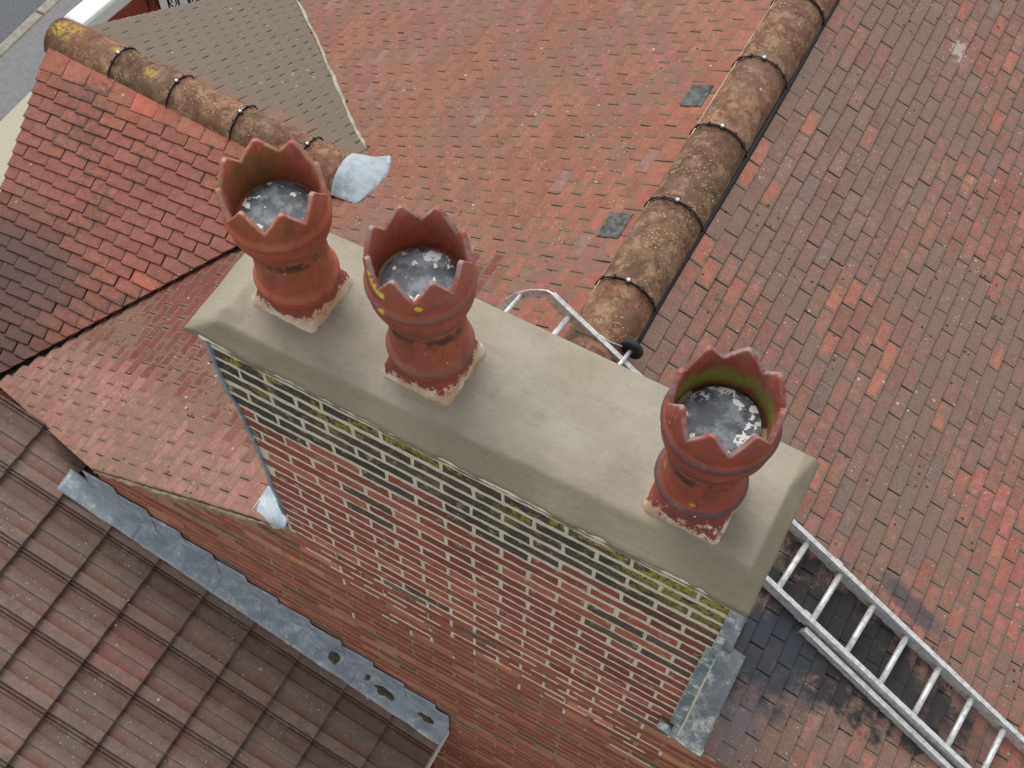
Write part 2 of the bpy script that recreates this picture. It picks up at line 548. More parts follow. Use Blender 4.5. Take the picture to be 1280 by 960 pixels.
def cut_mesh(src, M, planes):
    """copy of a unit piece in place, cut along vertical planes; kept side is against the normal"""
    import bmesh
    b = MB(); b.add(src, M)
    me = b.mesh('cut_piece', None) if False else bpy.data.meshes.new('roof_tile')
    me.from_pydata(b.v, [], b.f)
    a = me.color_attributes.new('col', 'FLOAT_COLOR', 'POINT'); a.data.foreach_set('color', [x for c in b.c for x in c])
    e = me.attributes.new('edge', 'FLOAT', 'POINT'); e.data.foreach_set('value', b.e)
    bm = bmesh.new(); bm.from_mesh(me)
    for co, no in planes:
        g = bm.verts[:] + bm.edges[:] + bm.faces[:]
        r = bmesh.ops.bisect_plane(bm, geom=g, plane_co=co, plane_no=no, clear_outer=True)
        ed = [x for x in r['geom_cut'] if isinstance(x, bmesh.types.BMEdge)]
        if ed: bmesh.ops.holes_fill(bm, edges=ed, sides=0)
    n = len(bm.faces)
    bm.to_mesh(me); bm.free()
    return me if n else None


def lay(root, items, mat, part_name, meshes, stuff_name, limit=300):
    """items: (matrix, colour, mesh index, size key); the largest in view become objects, the rest one mesh"""
    items.sort(key=lambda t: -t[3])
    me = [b.mesh(part_name, mat) for b in meshes]
    cuts = [it for it in items if len(it) > 4]
    items = [it for it in items if len(it) == 4]
    for M, c, k, _s, planes in cuts:
        cm = cut_mesh(meshes[k], M, planes)
        if cm is not None:
            cm.materials.append(mat)
            link(part_name, cm, root, None, c)
    limit = max(0, limit - len(cuts))
    for M, c, k, _s in items[:limit]:
        link(part_name, me[k], root, M, c)
    rest = items[limit:]
    if rest:
        b = MB()
        for M, c, k, _s in rest:
            b.add(meshes[k], M, c)
        part(stuff_name, b, mat, root, kind='stuff')


def size_key(P):
    q = px(P)
    if q is None: return 0
    f = 1.0 if (-8 < q[0] < 1288 and -8 < q[1] < 968) else 0.2
    if f == 1.0:      # behind the chimney or its pots?
        for a in range(6):
            X = CAM + (V(P) - CAM) * (0.42 + a * 0.09)
            if 0.0 < X.x < 1.93 and 0.0 < X.y < 0.5 and X.z < 0.04:
                f = 0.15
    return f / q[2]


def slope(root, edge, u, d, n, g, w, k0, k1, j0, j1, keep, color, mat, th=0.0085, lap=1.7, first=1.55, top=0.05, seed=1, cuts=()):
    """plain tiles in half bond; edge: point on the top edge, u along the courses, d down the slope"""
    rnd = random.Random(seed)
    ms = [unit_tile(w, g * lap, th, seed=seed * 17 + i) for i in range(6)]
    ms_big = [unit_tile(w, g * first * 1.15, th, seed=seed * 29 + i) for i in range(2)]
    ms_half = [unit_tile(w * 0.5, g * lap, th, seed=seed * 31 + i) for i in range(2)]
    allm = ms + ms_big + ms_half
    tilt = th / g * 0.92
    items = []
    edge, u, dn, n = V(edge), V(u).normalized(), V(d).normalized(), V(n).normalized()
    for k in range(k0, k1):
        s = top + g * first + g * k            # tail distance down the slope
        off = 0.5 * (k % 2)
        for j in ([j0 - 0.75] if off else []) + list(range(j0, j1)):
            half = j < j0
            c = edge + u * ((j + off) * w) + dn * (s - g / 2)
            if not keep(c.x, c.y, k, j): continue
            if not inview(c, 460): continue
            big = k == 0
            L = g * first * 1.15 if big else g * lap
            tl = tilt * (0.55 if big else 1.0) + rnd.uniform(-.008, .008) + (0.03 if rnd.random() < 0.04 else 0)
            o = edge + u * ((j + off) * w + rnd.uniform(-.0015, .0015)) + dn * (s - L) + n * (0.002 - (L - g) * tl * 0.9)
            uu = u + dn * rnd.uniform(-.012, .012)
            M = frame(o, uu, dn, n, tl)
            mi = (8 + rnd.randrange(2)) if half else (6 + rnd.randrange(2)) if big else rnd.randrange(6)
            it = (M, color(c.x, c.y, k, int(j), rnd), mi, size_key(c))
            near_cut = [(co, no) for co, no in cuts if abs((c - V(co)).dot(V(no).normalized())) < 0.13]
            if any((c - V(co)).dot(V(no).normalized()) > 0.12 for co, no in cuts): continue
            items.append(it + (near_cut,) if near_cut else it)
    lay(root, items, mat, 'roof_tile', allm, 'distant_roof_tiles')
    return items


DESAT = 0.20


def vary(c, rnd, a=0.12):
    k = (1 + rnd.uniform(-a, a)) * 1.06
    l_ = 0.3 * c[0] + 0.6 * c[1] + 0.1 * c[2]
    c = mixc(c, (l_ * 1.2, l_ * 1.08, l_ * 0.95), DESAT)
    return (c[0] * k, c[1] * k * (1 + rnd.uniform(-a, a) * 0.3), c[2] * k * (1 + rnd.uniform(-a, a) * 0.3))


def in_stack(x, y, m=0.0): return -0.0 - m < x < 1.93 + m and -0.05 < y < 0.50 + m


# ---- right slope
nR = V((TR, 0, 1)).normalized(); dR = V((1, 0, -TR)).normalized()
root_r = thing('tiled_roof', (2.4, 0.0, z_right(2.4)), 'weathered red and grey clay tile roof slope under the ladder, right of the main ridge', 'roof')


def col_right(x, y, k, j, r):
    c = lin(150, 92, 78)
    c = mixc(c, lin(128, 96, 86), 0.55 + 1.1 * nz(x, y, 1.0, 3) + 0.25 * sm(2.2, 1.4, x))
    if r.random() < 0.06: c = lin(164, 98, 80)
    if r.random() < 0.05: c = lin(122, 100, 92)
    if x > 2.6 and y < 1.8: c = mixc(c, lin(172, 92, 74), 0.5)
    if y < 0.35 and x < 2.9: c = mixc(c, lin(160, 104, 90), 0.4)
    q = math.hypot((x - 2.4) / 0.7, (y - 0.6) / 0.45)
    if q < 1 and r.random() < 0.6: c = mixc(c, lin(70, 66, 66), 0.8 * r.random())
    return vary(c, r)


slope(root_r, (XR + 0.10, -0.03 + 0.083, z_right(XR + 0.10)), (0, 1, 0), dR, nR, 0.0728, 0.166, 0, 64, 0, 38,
      lambda x, y, k, j: y > -0.03 and not in_stack(x, y), col_right, m_right, seed=3, top=0.0, th=0.0105)

# ---- left slope
nL = V((-TL, 0, 1)).normalized(); dL = V((-1, 0, -TL)).normalized()
root_l = thing('tiled_roof', (-0.4, 0.0, z_left(-0.4)), 'red clay tile roof slope left of the main ridge, running behind all three pots', 'roof')


def keep_left(x, y, k, j):
    if in_stack(x, y, 0.0) or y < -0.03: return False
    zl = z_left(x)
    zc = min(z_near(y), z_far(y))
    if x > -3.1 and zc > zl + 0.035 and x < -0.86: return False
    return True


def col_left(x, y, k, j, r):
    c = mixc(lin(138, 82, 64), lin(138, 90, 72), 0.5 + nz(x, y, 1.1, 8))
    if x > 0.35: c = mixc(c, lin(156, 88, 70), 0.5)
    if r.random() < 0.04: c = lin(136, 98, 86)
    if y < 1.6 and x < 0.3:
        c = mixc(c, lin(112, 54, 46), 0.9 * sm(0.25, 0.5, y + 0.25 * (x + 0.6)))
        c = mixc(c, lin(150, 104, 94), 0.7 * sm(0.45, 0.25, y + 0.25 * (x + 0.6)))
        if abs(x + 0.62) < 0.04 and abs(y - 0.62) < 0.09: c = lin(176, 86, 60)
    return vary(c, r, 0.10)


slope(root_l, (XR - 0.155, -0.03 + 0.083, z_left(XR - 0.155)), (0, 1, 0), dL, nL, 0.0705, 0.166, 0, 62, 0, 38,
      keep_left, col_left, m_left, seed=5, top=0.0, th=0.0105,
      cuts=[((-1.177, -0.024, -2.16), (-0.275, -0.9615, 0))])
# two dark slates let into the top course
for nm, yy in (('near the ladder hook', 1.852), ('furthest from the ladder', 2.766)):
    b = MB(); b.box((-0.08, 0, 0), (0.08, 0.118, 0.009), bev=0.002)
    o = V((XR - 0.19, yy, z_left(XR - 0.19))) + nL * 0.010
    link('slate_tile', b.mesh('slate_tile', m_slate), root_l, frame(o, (0, 1, 0), dL, nL, 0.07))['label'] = 'dark grey slate patch tile ' + nm

# ---- cross gable, slope facing the camera (courses run along X, slightly skewed lines of joints)
nN = V((0, -0.472, 1)).normalized(); dN = V((0.205, -1, -0.472)).normalized(); uN = V((1, 0, 0))
YN0 = 2.02
root_n = thing('tiled_roof', (-2.2, 1.2, z_near(1.2)), 'small red tile roof slope of the side gable, behind and left of the first pot', 'roof')


def keep_near(x, y, k, j):
    if x < -3.045 + 0.205 * (YN0 - y) * 0.95: return False
    if x > -0.90 and y > 1.93: return False
    return y > -0.4 and z_near(y) > z_left(x) - 0.10


def col_near(x, y, k, j, r):
    c = mixc(lin(150, 84, 68), lin(138, 84, 70), 0.5 + nz(x, y, 2.0, 4))
    c = mixc(c, lin(96, 72, 68), 0.9 * sm(-1.9, -2.4, x + 0.25 * nz(x, y, 3)) * sm(1.35, 0.95, y))
    if k == 0: c = mixc(c, lin(170, 96, 76), 0.7)
    if (k == 0 and j == 4): c = lin(186, 92, 64)
    if k in (12, 13) and r.random() < 0.10: c = lin(176, 92, 66)
    return vary(c, r, 0.10)


its = slope(root_n, (-3.045 + 0.083, YN0, z_near(YN0)), uN, dN, nN, 0.0762, 0.166, 0, 32, 0, 26, keep_near, col_near, m_near, seed=8, top=0.0, th=0.0135,
            cuts=[((-1.34 - 0.030, 1.476 + 0.026, -2.25), (0.762, -0.647, 0))])

# ---- cross gable, far slope
nF = V((0, 0.589, 1)).normalized(); dF = V((0, 1, -0.589)).normalized()
root_f = thing('tiled_roof', (-2.4, 3.0, z_far(3.0)), 'dark mossy grey brown tile roof slope at the top, beyond the small ridge', 'roof')
slope(root_f, (-3.02 + 0.083, 2.25, z_far(2.25)), (1, 0, 0), dF, nF, 0.074, 0.166, 0, 34, 0, 14,
      lambda x, y, k, j: z_far(y) > z_left(x) - 0.11, lambda x, y, k, j, r: vary(mixc(lin(112, 96, 84), lin(150, 84, 66), 0.8 if k == 0 else 0.15 * r.random()), r, 0.08), m_far, seed=9, top=0.0,
      cuts=[((-1.573, 2.858, -2.38), (0.685, 0.728, 0))])


# deck under the tiles so no gap shows through
def slab(name, pts, th, mat, parent):
    b = MB()
    t = [b.vert(p) for p in pts]; l_ = [b.vert(V(p) - V((0, 0, th))) for p in pts]
    b.face(t); b.face(l_[::-1])
    for i in range(len(pts)):
        j = (i + 1) % len(pts)
        b.face((t[j], t[i], l_[i], l_[j]))
    return part(name, b, mat, parent)


m_felt = flat('roofing_felt', (0.03, 0.024, 0.02), 0.95)
dz = 0.022
slab('underlay', [(XR, 0.05, ZR - dz), (XR, 6.5, ZR - dz), (5.3, 6.5, z_right(5.3) - dz), (5.3, 0.05, z_right(5.3) - dz)][::-1], 0.03, m_felt, root_r)
slab('underlay', [(XR, 0.05, ZR - dz), (-1.25, 0.05, z_left(-1.25) - dz), (-1.9, 0.24, z_left(-1.9) - dz), (-3.3, 0.7, z_left(-3.3) - dz), (-3.3, 6.5, z_left(-3.3) - dz), (XR, 6.5, ZR - dz)][::-1], 0.03, m_felt, root_l)
slab('underlay', [(-3.0, 2.1, z_near(2.1) - dz), (-2.80, 0.9, z_near(0.9) - dz), (-2.66, 0.2, z_near(0.2) - dz), (-2.42, 0.2, z_near(.2) - dz), (-0.95, 1.93, z_near(1.93) - dz), (-0.93, 2.1, z_near(2.1) - dz)], 0.03, m_felt, root_n)
slab('underlay', [(-3.0, 2.1, z_far(2.1) - dz), (-3.0, 4.3, z_far(4.3) - dz), (-2.95, 4.3, z_far(4.3) - dz), (-0.98, 2.25, z_far(2.25) - dz), (-0.93, 2.1, z_far(2.1) - dz)][::-1], 0.03, m_felt, root_f)

# valley linings: lead gutter towards the camera, mortared valley on the far side
b = MB()
vp = [(-2.44, 0.12), (-2.322, 0.319), (-2.065, 0.643), (-1.811, 0.963), (-1.525, 1.24), (-1.34, 1.476), (-0.93, 1.93)]
P = [V((x, y, z_left(x))) for x, y in vp]
sd_ = V((0.62, -0.52, 0)).normalized()
for i in range(len(P) - 1):
    a, c = P[i], P[i + 1]
    q = []
    for p_, in ((a,), (c,)):
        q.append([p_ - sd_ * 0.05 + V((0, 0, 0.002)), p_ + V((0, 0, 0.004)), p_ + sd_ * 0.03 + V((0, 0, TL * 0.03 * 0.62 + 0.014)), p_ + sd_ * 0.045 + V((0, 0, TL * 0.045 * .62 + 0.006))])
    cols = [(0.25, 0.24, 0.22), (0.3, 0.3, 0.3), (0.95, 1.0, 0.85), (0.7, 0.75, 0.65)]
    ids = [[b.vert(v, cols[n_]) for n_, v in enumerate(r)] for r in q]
    for n_ in range(3): b.face((ids[0][n_], ids[0][n_ + 1], ids[1][n_ + 1], ids[1][n_]))
b2 = MB()
part('valley_gutter', b, lead_mat('green_grey_lead', lin(100, 106, 98), lin(140, 142, 130), 0.4), root_n)
b = MB()
vp = [(-3.05, 4.27), (-2.754, 3.982), (-2.098, 3.374), (-1.573, 2.858), (-1.2, 2.50), (-0.983, 2.31)]
rr = random.Random(4)
pts = []
for i in range(len(vp) - 1):
    for t in range(6):
        f = t / 6
        x = vp[i][0] * (1 - f) + vp[i + 1][0] * f; y = vp[i][1] * (1 - f) + vp[i + 1][1] * f
        pts.append(V((x + rr.uniform(-.006, .006), y + rr.uniform(-.006, .006), z_left(x) + 0.024)))
b.tube(pts, [0.012 + rr.uniform(-.004, .005) for _ in pts], 6)
part('valley_mortar', b, mortar_mat('pale_valley_mortar', lin(172, 166, 150), lin(110, 102, 90), 0.7), root_f)


# ------------------------------------------------------------------ ridges
def ridge(root, axis0, axis1, joints, R, end_mat, seed, yellow=()):
    """half round ridge tiles from axis0 to axis1; joints are distances along the axis"""
    a0, a1 = V(axis0), V(axis1)
    L = (a1 - a0).length; t = (a1 - a0).normalized()
    side = t.cross(V((0, 0, 1))).normalized(); up = V((0, 0, 1))
    js = [0] + [j for j in joints if 0 < j < L] + [L]
    out = []
    for i in range(len(js) - 1):
        b = MB(); n, m_ = 20, 8
        s0, s1 = js[i] + 0.003, js[i + 1] - 0.003
        sag = random.Random(seed + i)
        dzr = sag.uniform(-.004, .004); dr = sag.uniform(-.002, .003)
        def fn(u, v, s0=s0, s1=s1, dzr=dzr, dr=dr):
            a = math.pi * (0.0 + u)
            s = s0 + (s1 - s0) * v
            r = R + dr + 0.002 * nz(a * 2, s * 6, 1, seed)
            if v < 0.001 or v > 0.999: r -= 0.004
            return a0 + t * s + side * (math.cos(a) * r) + up * (math.sin(a) * r + dzr)
        ids = b.grid(fn, n, m_, smooth=True, flip=False)
        idi = b.grid(lambda u, v: fn(u, v) - side * math.cos(math.pi * u) * 0.016 - up * math.sin(math.pi * u) * 0.016, n, m_, smooth=True, flip=True)
        for j in (0, m_):
            for k in range(n):
                f = (ids[k][j], ids[k + 1][j], idi[k + 1][j], idi[k][j]); b.face(f if j == 0 else f[::-1])
        for k in (0, n):
            for j in range(m_):
                f = (ids[k][j], idi[k][j], idi[k][j + 1], ids[k][j + 1]); b.face(f if k == 0 else f[::-1])
        o = part('ridge_tile', b, m_ridge, root)
        sh = sag.uniform(0.85, 1.12)
        base = mixc(lin(120, 82, 66), lin(104, 78, 62), sag.random())
        o.color = (base[0] * sh, base[1] * sh, base[2] * sh, 1)
        out.append((o, s0, s1))
        if i > 0:       # clip across the joint at s0
            c = MB(); s = js[i]
            rr_ = random.Random(seed * 3 + i)
            arc = []
            for k in range(15):
                a = math.pi * (0.03 + 0.94 * k / 14)
                r = R + 0.006
                arc.append(a0 + t * (s + 0.0015 * math.sin(k * 1.7)) + side * math.cos(a) * r + up * math.sin(a) * r)
            c.tube(arc, 0.0042, 6, rx=None)
            for a in (0.20, 0.35, 0.5, 0.65, 0.80):
                A = math.pi * a
                q = a0 + t * s + side * math.cos(A) * (R + 0.008) + up * math.sin(A) * (R + 0.008)
                w = 0.016 if a == 0.5 else 0.010
                Mq = Matrix.Translation(q) @ Matrix([list(side * math.sin(A) - up * math.cos(A)) + [0], list(t) + [0], list(side * math.cos(A) + up * math.sin(A)) + [0], [0, 0, 0, 1]]).transposed().to_3x3().to_4x4() if False else Matrix.Translation(q)
                X = side * math.sin(A) - up * math.cos(A); Z = side * math.cos(A) + up * math.sin(A)
                for ii in range(3):
                    Mq[ii][0], Mq[ii][1], Mq[ii][2] = X[ii], t[ii], Z[ii]
                c.box((-w * 0.6, -w, -0.005), (w * 0.6, w, 0.005), M=Mq, bev=0.0015)
            cl = part('ridge_clip', c, m_black, o)
            d_ = MB()
            q = a0 + t * s + up * (R + 0.012)
            d_.tube([q, q + up * 0.005, q + up * 0.008], [0.0105, 0.0105, 0.005], 10)
            part('screw', d_, m_screw, o)
    return out


root_mr = thing('roof_ridge', (0.95, 0.56, ZR), 'long mottled half round ridge of clay tiles running up behind the chimney', 'roof ridge')
ridge(root_mr, (0.948, 0.56, -1.022), (0.955, 6.4, -1.022), [0.966 + 0.496 * k - 0.56 for k in range(0, 12)], 0.139, None, 11)
b = MB()      # black ridge roll along the right foot
pts = [(1.092 + 0.004 * math.sin(y * 3), y, -1.014) for y in [1.23 + i * 0.12 for i in range(44)]]
b.tube(pts, 0.011, 6, rx=0.016)
part('ridge_roll', b, m_black, root_mr)
b = MB()
pts = [(0.812 + 0.006 * nz(y, 2, 3), y, -1.040) for y in [1.2 + i * 0.15 for i in range(35)]]
b.tube(pts, 0.007, 5, rx=0.011)
part('ridge_bedding', b, m_verge, root_mr)

root_cr = thing('roof_ridge', (-2.0, 2.12, -2.03), 'short half round ridge with yellow lichen on its far end, behind the first pot', 'roof ridge')
A0, A1 = V((-3.09, 2.155, -2.04)), V((-0.93, 2.085, -2.02))
La = (A1 - A0).length
ridge(root_cr, A0, A1, [0.50, 0.93, 1.385, 1.85], 0.134, None, 23)
b = MB()
b.tube([(-3.04 + i * 0.1, 2.02 - 0.0025 * i, -1.995 - 0.0005 * i) for i in range(21)], 0.008, 6, rx=0.013)
part('ridge_roll', b, m_black, root_cr)
b = MB()    # mortared end of the ridge
t_ = (A1 - A0).normalized()
b.grid(lambda u, v: A0 + t_ * (0.004 + 0.02 * v * v) * -1 + V((0, -math.cos(math.pi * u), 0)) * 0.132 * (1 - v * 0.98) + V((0, 0, math.sin(math.pi * u))) * 0.132 * (1 - v * 0.98), 16, 5, flip=False)
part('end_mortar', b, m_ridge, root_cr).color = (0.16, 0.11, 0.09, 1)
# lead saddle where the short ridge dies into the main slope
b = MB()


def saddle(u, v):
    a = math.pi * (0.03 + 0.94 * u)
    A = V((-1.00, 2.09 - math.cos(a) * 0.150, -2.025 + math.sin(a) * 0.150))
    yb = 1.90 + 0.40 * u
    xb = -0.80 + 0.07 * math.sin(u * math.pi) - 0.02 * u
    B = V((xb, yb, z_left(xb) + 0.022))
    s = v
    P_ = A * (1 - s) + B * s
    P_.z += 0.028 * math.sin(math.pi * u) * math.sin(math.pi * min(1, s)) * 0.6 + 0.006 * nz(u * 3, v * 3, 1, 5)
    return P_


b.sheet(saddle, 18, 10, 0.004)
tag(part('lead_saddle', b, m_lead_new, None), 'pale blue lead saddle at the end of the short ridge, between the first two pots', 'lead flashing')

# ------------------------------------------------------------------ bricks
CH, BL = 0.075, 0.225
XL = [0.0, 0.008, 0.010, 0.013, 0.018, 0.018, 0.045, 0.054, 0.058, 0.062, 0.073, 0.075, 0.078, 0.085, 0.080, 0.085, 0.095, 0.092, 0.10, 0.10]


def unit_brick(w, h, dpt, seed):
    rnd = random.Random(seed); j = lambda a: rnd.uniform(-a, a)
    b = MB()
    # front face looks to -Y, outline jittered, rounded arris
    def ring(k, y, jj, e):
        pts = []
        nseg = 7
        for i in range(nseg): pts.append((k + (w - 2 * k) * i / nseg, k))
        pts.append((w - k, k)); pts.append((w - k, h - k))
        for i in range(1, nseg): pts.append((w - k - (w - 2 * k) * i / nseg, h - k))
        pts.append((k, h - k))
        return [b.vert((x + j(jj), y + j(.0008), z + j(jj)), e=e) for x, z in pts]
    back = ring(0.0, dpt, 0, 0)
    r0 = ring(0.0005, 0.004, 0.0036, 0.0)
    r1 = ring(0.0045, 0.0, 0.0034, 0.6)
    n = len(r0)
    for i in range(n):
        k = (i + 1) % n
        b.face((back[i], back[k], r0[k], r0[i])[::-1]); b.face((r0[i], r0[k], r1[k], r1[i])[::-1])
    b.face(r1)
    return b


def wall_course(k, x0, x1, phase, lay_fn, rnd, gap=0.012):
    """stretchers of one course from x0 to x1, perpends at phase + n*BL"""
    xs = [x0]
    n = math.ceil((x0 + 0.03 - phase) / BL)
    while phase + n * BL < x1 - 0.03:
        xs.append(phase + n * BL + rnd.uniform(-.005, .005)); n += 1
    xs.append(x1)
    for a, c in zip(xs, xs[1:]):
        aa = a + (gap / 2 if a != x0 else 0.002); cc = c - (gap / 2 if c != x1 else 0.002)
        if cc - aa > 0.03: lay_fn(k, aa, cc)


UB = [unit_brick(1.0, 0.062, 0.09, 40 + i) for i in range(8)]     # unit length, scaled along x
for ub in UB:                                                      # keep the arris size when scaled
    ub.v = [(x if 0.02 < x < 0.98 else (0.0 + x * 1.0), y, z) for x, y, z in ub.v]
UBR = [unit_brick(0.213, 0.0575, 0.09, 60 + i) for i in range(10)]
UBC = [unit_brick(0.213, 0.054 if i < 5 else 0.0595, 0.09, 80 + i) for i in range(10)]


def brick_M(x, z, w, w0=0.213, ysh=0.0):
    return Matrix.Translation((x, ysh, z)) @ Matrix.Diagonal((w / w0, 1, 1, 1))


def brick_col(k, x, rnd):
    if k <= 5 or (k == 6 and rnd.random() < 0.45):
        c = mixc(lin(66, 60, 54), lin(90, 74, 68), rnd.random())
        if k >= 3 and rnd.random() < 0.05 + 0.05 * (k - 2) * (x > 0.5): c = lin(150, 74, 60)
        if k >= 4 and x > 0.9 and rnd.random() < 0.3: c = lin(104, 62, 54)
        return vary(c, rnd, 0.12)
    c = mixc(lin(164, 82, 64), lin(138, 68, 54), rnd.random())
    r = rnd.random()
    if r < 0.10: c = lin(104, 78, 70)
    elif r < 0.20: c = lin(178, 98, 74)
    if k in (18, 19, 20, 21) and rnd.random() < 0.10: c = lin(182, 96, 58)
    return vary(c, rnd, 0.14)


NCH = 20
root_c = thing('chimney_stack', (0.96, 0.25, -1.42), 'long rendered-top brick chimney stack with cream pointing, carrying three crown pots', 'chimney')
rndb = random.Random(12)
items = []


def add_brick(k, a, c):
    cx = (a + c) / 2
    M = brick_M(a, -CH * (k + 1) + (0.0105 if k < 7 else 0.0075) + rndb.uniform(-.003, .003), c - a, ysh=-0.0022 + rndb.uniform(-.0009, .0009))
    items.append((M, brick_col(k, cx, rndb), rndb.randrange(5) + (0 if k < 7 else 5), 1 / (k + 2)))


for k in range(NCH):
    wall_course(k, XL[k] + 0.012, (1.912 if k < 6 else 1.896), 0.12 if k % 2 == 0 else 0.2325, add_brick, rndb, gap=0.0105)
lay(root_c, items, m_brick, 'brick', UBC, 'brick_rest')
# mortar core
b = MB()
Z0 = -CH * NCH
for (x0, x1, z) in ((0.002, 1.925, -0.002), (0.022, 1.925, -0.45), (0.10, 1.925, Z0), ):
    pass
prof = [(0.004, -0.002), (0.024, -0.44), (0.066, -0.8), (0.104, Z0 - 0.03)]
ids = []
for xl, z in prof:
    ids.append([b.vert((xl, 0.0, z)), b.vert((1.925, 0.0, z)), b.vert((1.925, 0.49, z)), b.vert((xl, 0.49, z))])
for i in range(len(ids) - 1):
    for j in range(4):
        b.face((ids[i][j], ids[i + 1][j], ids[i + 1][(j + 1) % 4], ids[i][(j + 1) % 4]))
b.face(ids[0]); b.face(ids[-1][::-1])
part('mortar_joints', b, m_mortar, root_c)
# bricks on the sides turned away from the photograph, joined
b = MB()
rs = random.Random(5)
for k in range(17):
    z = -CH * (k + 1) + 0.0065
    for i in range(3):
        w = 0.155
        for ang, ox, oy in ((math.pi / 2, 1.929, 0.010 + i * 0.163 + (0.0 if k % 2 else 0.0)), (-math.pi / 2, 0.0 + XL[k] - 0.002, 0.165 + i * 0.163)):
            M = Matrix.Translation((ox, oy, z)) @ Matrix.Rotation(ang, 4, 'Z') @ Matrix.Diagonal((w / 0.213, 1, 1, 1))
            b.add(UBR[rs.randrange(10)], M, brick_col(k, 1.0, rs))
    for i in range(8):
        M = Matrix.Translation((1.92 - i * 0.235 - (0.0 if k % 2 else 0.1), 0.494, z)) @ Matrix.Rotation(math.pi, 4, 'Z')
        if 1.92 - i * 0.235 - (0.0 if k % 2 else 0.1) - 0.213 > 0.02:
            b.add(UBR[rs.randrange(10)], M, brick_col(k, 1.0, rs))
part('side_bricks', b, m_brick, root_c, kind='stuff')

# lead returned round both front corners
b = MB()
for i in range(18):
    z0, z1 = -CH * i, -CH * (i + 1)
    xa, xb = XL[i], XL[i + 1]
    q = [b.vert(p) for p in ((xa - 0.002, -0.009, z0), (xa + 0.014, -0.010, z0), (xb + 0.014, -0.010, z1), (xb - 0.002, -0.009, z1))]
    w_ = [b.vert(p) for p in ((xa - 0.002, 0.03, z0), (xb - 0.002, 0.03, z1))]
    x_ = [b.vert(p) for p in ((xa + 0.014, 0.0, z0), (xb + 0.014, 0.0, z1))]
    b.face((q[0], q[3], q[2], q[1])); b.face((w_[0], w_[1], q[3], q[0])); b.face((q[1], q[2], x_[1], x_[0]))
part('corner_lead', b, m_lead, root_c).color = (1, 1, 1, 1)
b = MB()
b.box((1.911, -0.009, -0.455), (1.936, 0.10, -0.03), (1.8, 1.85, 1.9))
b.box((1.896, -0.011, -1.375), (1.936, 0.06, -0.457), (1.4, 1.5, 1.5))
part('corner_lead', b, m_lead_dark, root_c)

# cement flaunching
b = MB()
FX0, FX1, FY0, FY1 = -0.055, 1.962, -0.018, 0.535
NX, NY = 260, 60


def flau(u, v):
    x = FX0 + (FX1 - FX0) * u; y = FY0 + (FY1 - FY0) * v
    wob = 0.006 * nz(x * 4, 3, 1, 2)
    if v < 0.001: y += 0.006 * nz(x * 7, 1.3) + 0.004 * nz(x * 25, 1.3)
    bow = 0.012 * math.sin(math.pi * u)
    y2 = y + (bow if v > 0.5 else 0) * (v - 0.5) * 2 - 0.02 * (1 - u) * max(0, v - 0.5)
    df = (y - FY0); db = FY1 - y; dl = x - FX0; dr = FX1 - x
    fw = 0.040 + 0.060 * u + 0.01 * nz(x, 0, 3)
    hf = sm(0, 1, min(1, df / fw)) if df < fw else 1
    hr = min(1, dr / 0.052); hl = min(1, dl / 0.12); hb = min(1, db / 0.16)
    prof = lambda t: min(1.0, t)
    z = 0.068 * min(prof(max(0, df / fw) if df < fw else 1), prof(max(0, hr)) * 0.98, prof(hl), 0.35 + 0.65 * prof(hb))
    z += 0.003 * nz(x * 3, y * 3, 1, 4) + 0.0012 * nz(x * 14, y * 14, 1, 4)
    return V((x + (0.004 * nz(y * 9, 2) if u > 0.99 or u < 0.01 else 0), y2, z - 0.001))


def fcol(u, v):
    x = FX0 + (FX1 - FX0) * u; y = FY0 + (FY1 - FY0) * v
    d = sm(0.052 + 0.062 * u + 0.018 * nz(x, y, 4), 0.034 + 0.054 * u, y - FY0)     # darker, browner band along the front edge
    d = max(d, 0.9 * sm(0.058, 0.046, FX1 - x))
    d = max(d, 0.35 * sm(0.05, 0.0, x - FX0))
    k = 1 - 0.24 * d
    return (k, k * (1 - 0.03 * d), k * (1 - 0.12 * d))


b.sheet(flau, NX, NY, 0.030, col=fcol)
part('cement_flaunching', b, m_cement, root_c)
b = MB()      # cream fillet of mortar under its front edge
rr = random.Random(2)
pts = [(0.0 + i * 0.0192, -0.011 + rr.uniform(-.002, .001), -0.0125 + rr.uniform(-.003, .002)) for i in range(101)]
b.tube(pts, 0.0085, 6)
part('mortar_fillet', b, m_mortar, root_c)

# ---- gable wall below, flush with the stack
root_g = thing('gable_wall', (0.8, 0.0, -7.5), 'red brick gable wall dropping away below the chimney stack', 'wall')
items = []
rg = random.Random(21)


def gable_col(k, x, r):
    c = mixc(lin(170, 86, 62), lin(146, 72, 56), r.random())
    q = r.random()
    if q < 0.08: c = lin(122, 92, 78)
    elif q < 0.20: c = lin(184, 116, 90)
    if k in (22, 24, 25) and r.random() < 0.22: c = lin(204, 116, 72)
    elif r.random() < 0.05: c = lin(190, 108, 74)
    return vary(c, r, 0.16)


def add_g(k, a, c):
    z = -CH * (k + 1) + 0.0065
    cx = (a + c) / 2
    zt = z + 0.062
    lim = (z_left(cx) if cx < XR else z_right(cx)) - 0.03
    xa = a if cx > XR else a
    if cx < 0.10 and zt > z_left(a) - 0.035: return
    if cx > 1.88 and zt > z_right(c) - 0.035: return
    if k < NCH and 0.07 < cx < 1.90: return
    if not inview((cx, 0, z), 120): return
    M = brick_M(a, z + rg.uniform(-.001, .001), c - a, ysh=-0.0011 + rg.uniform(-.0009, .0009))
    items.append((M, gable_col(k, cx, rg), rg.randrange(10), size_key((cx, 0, z))))


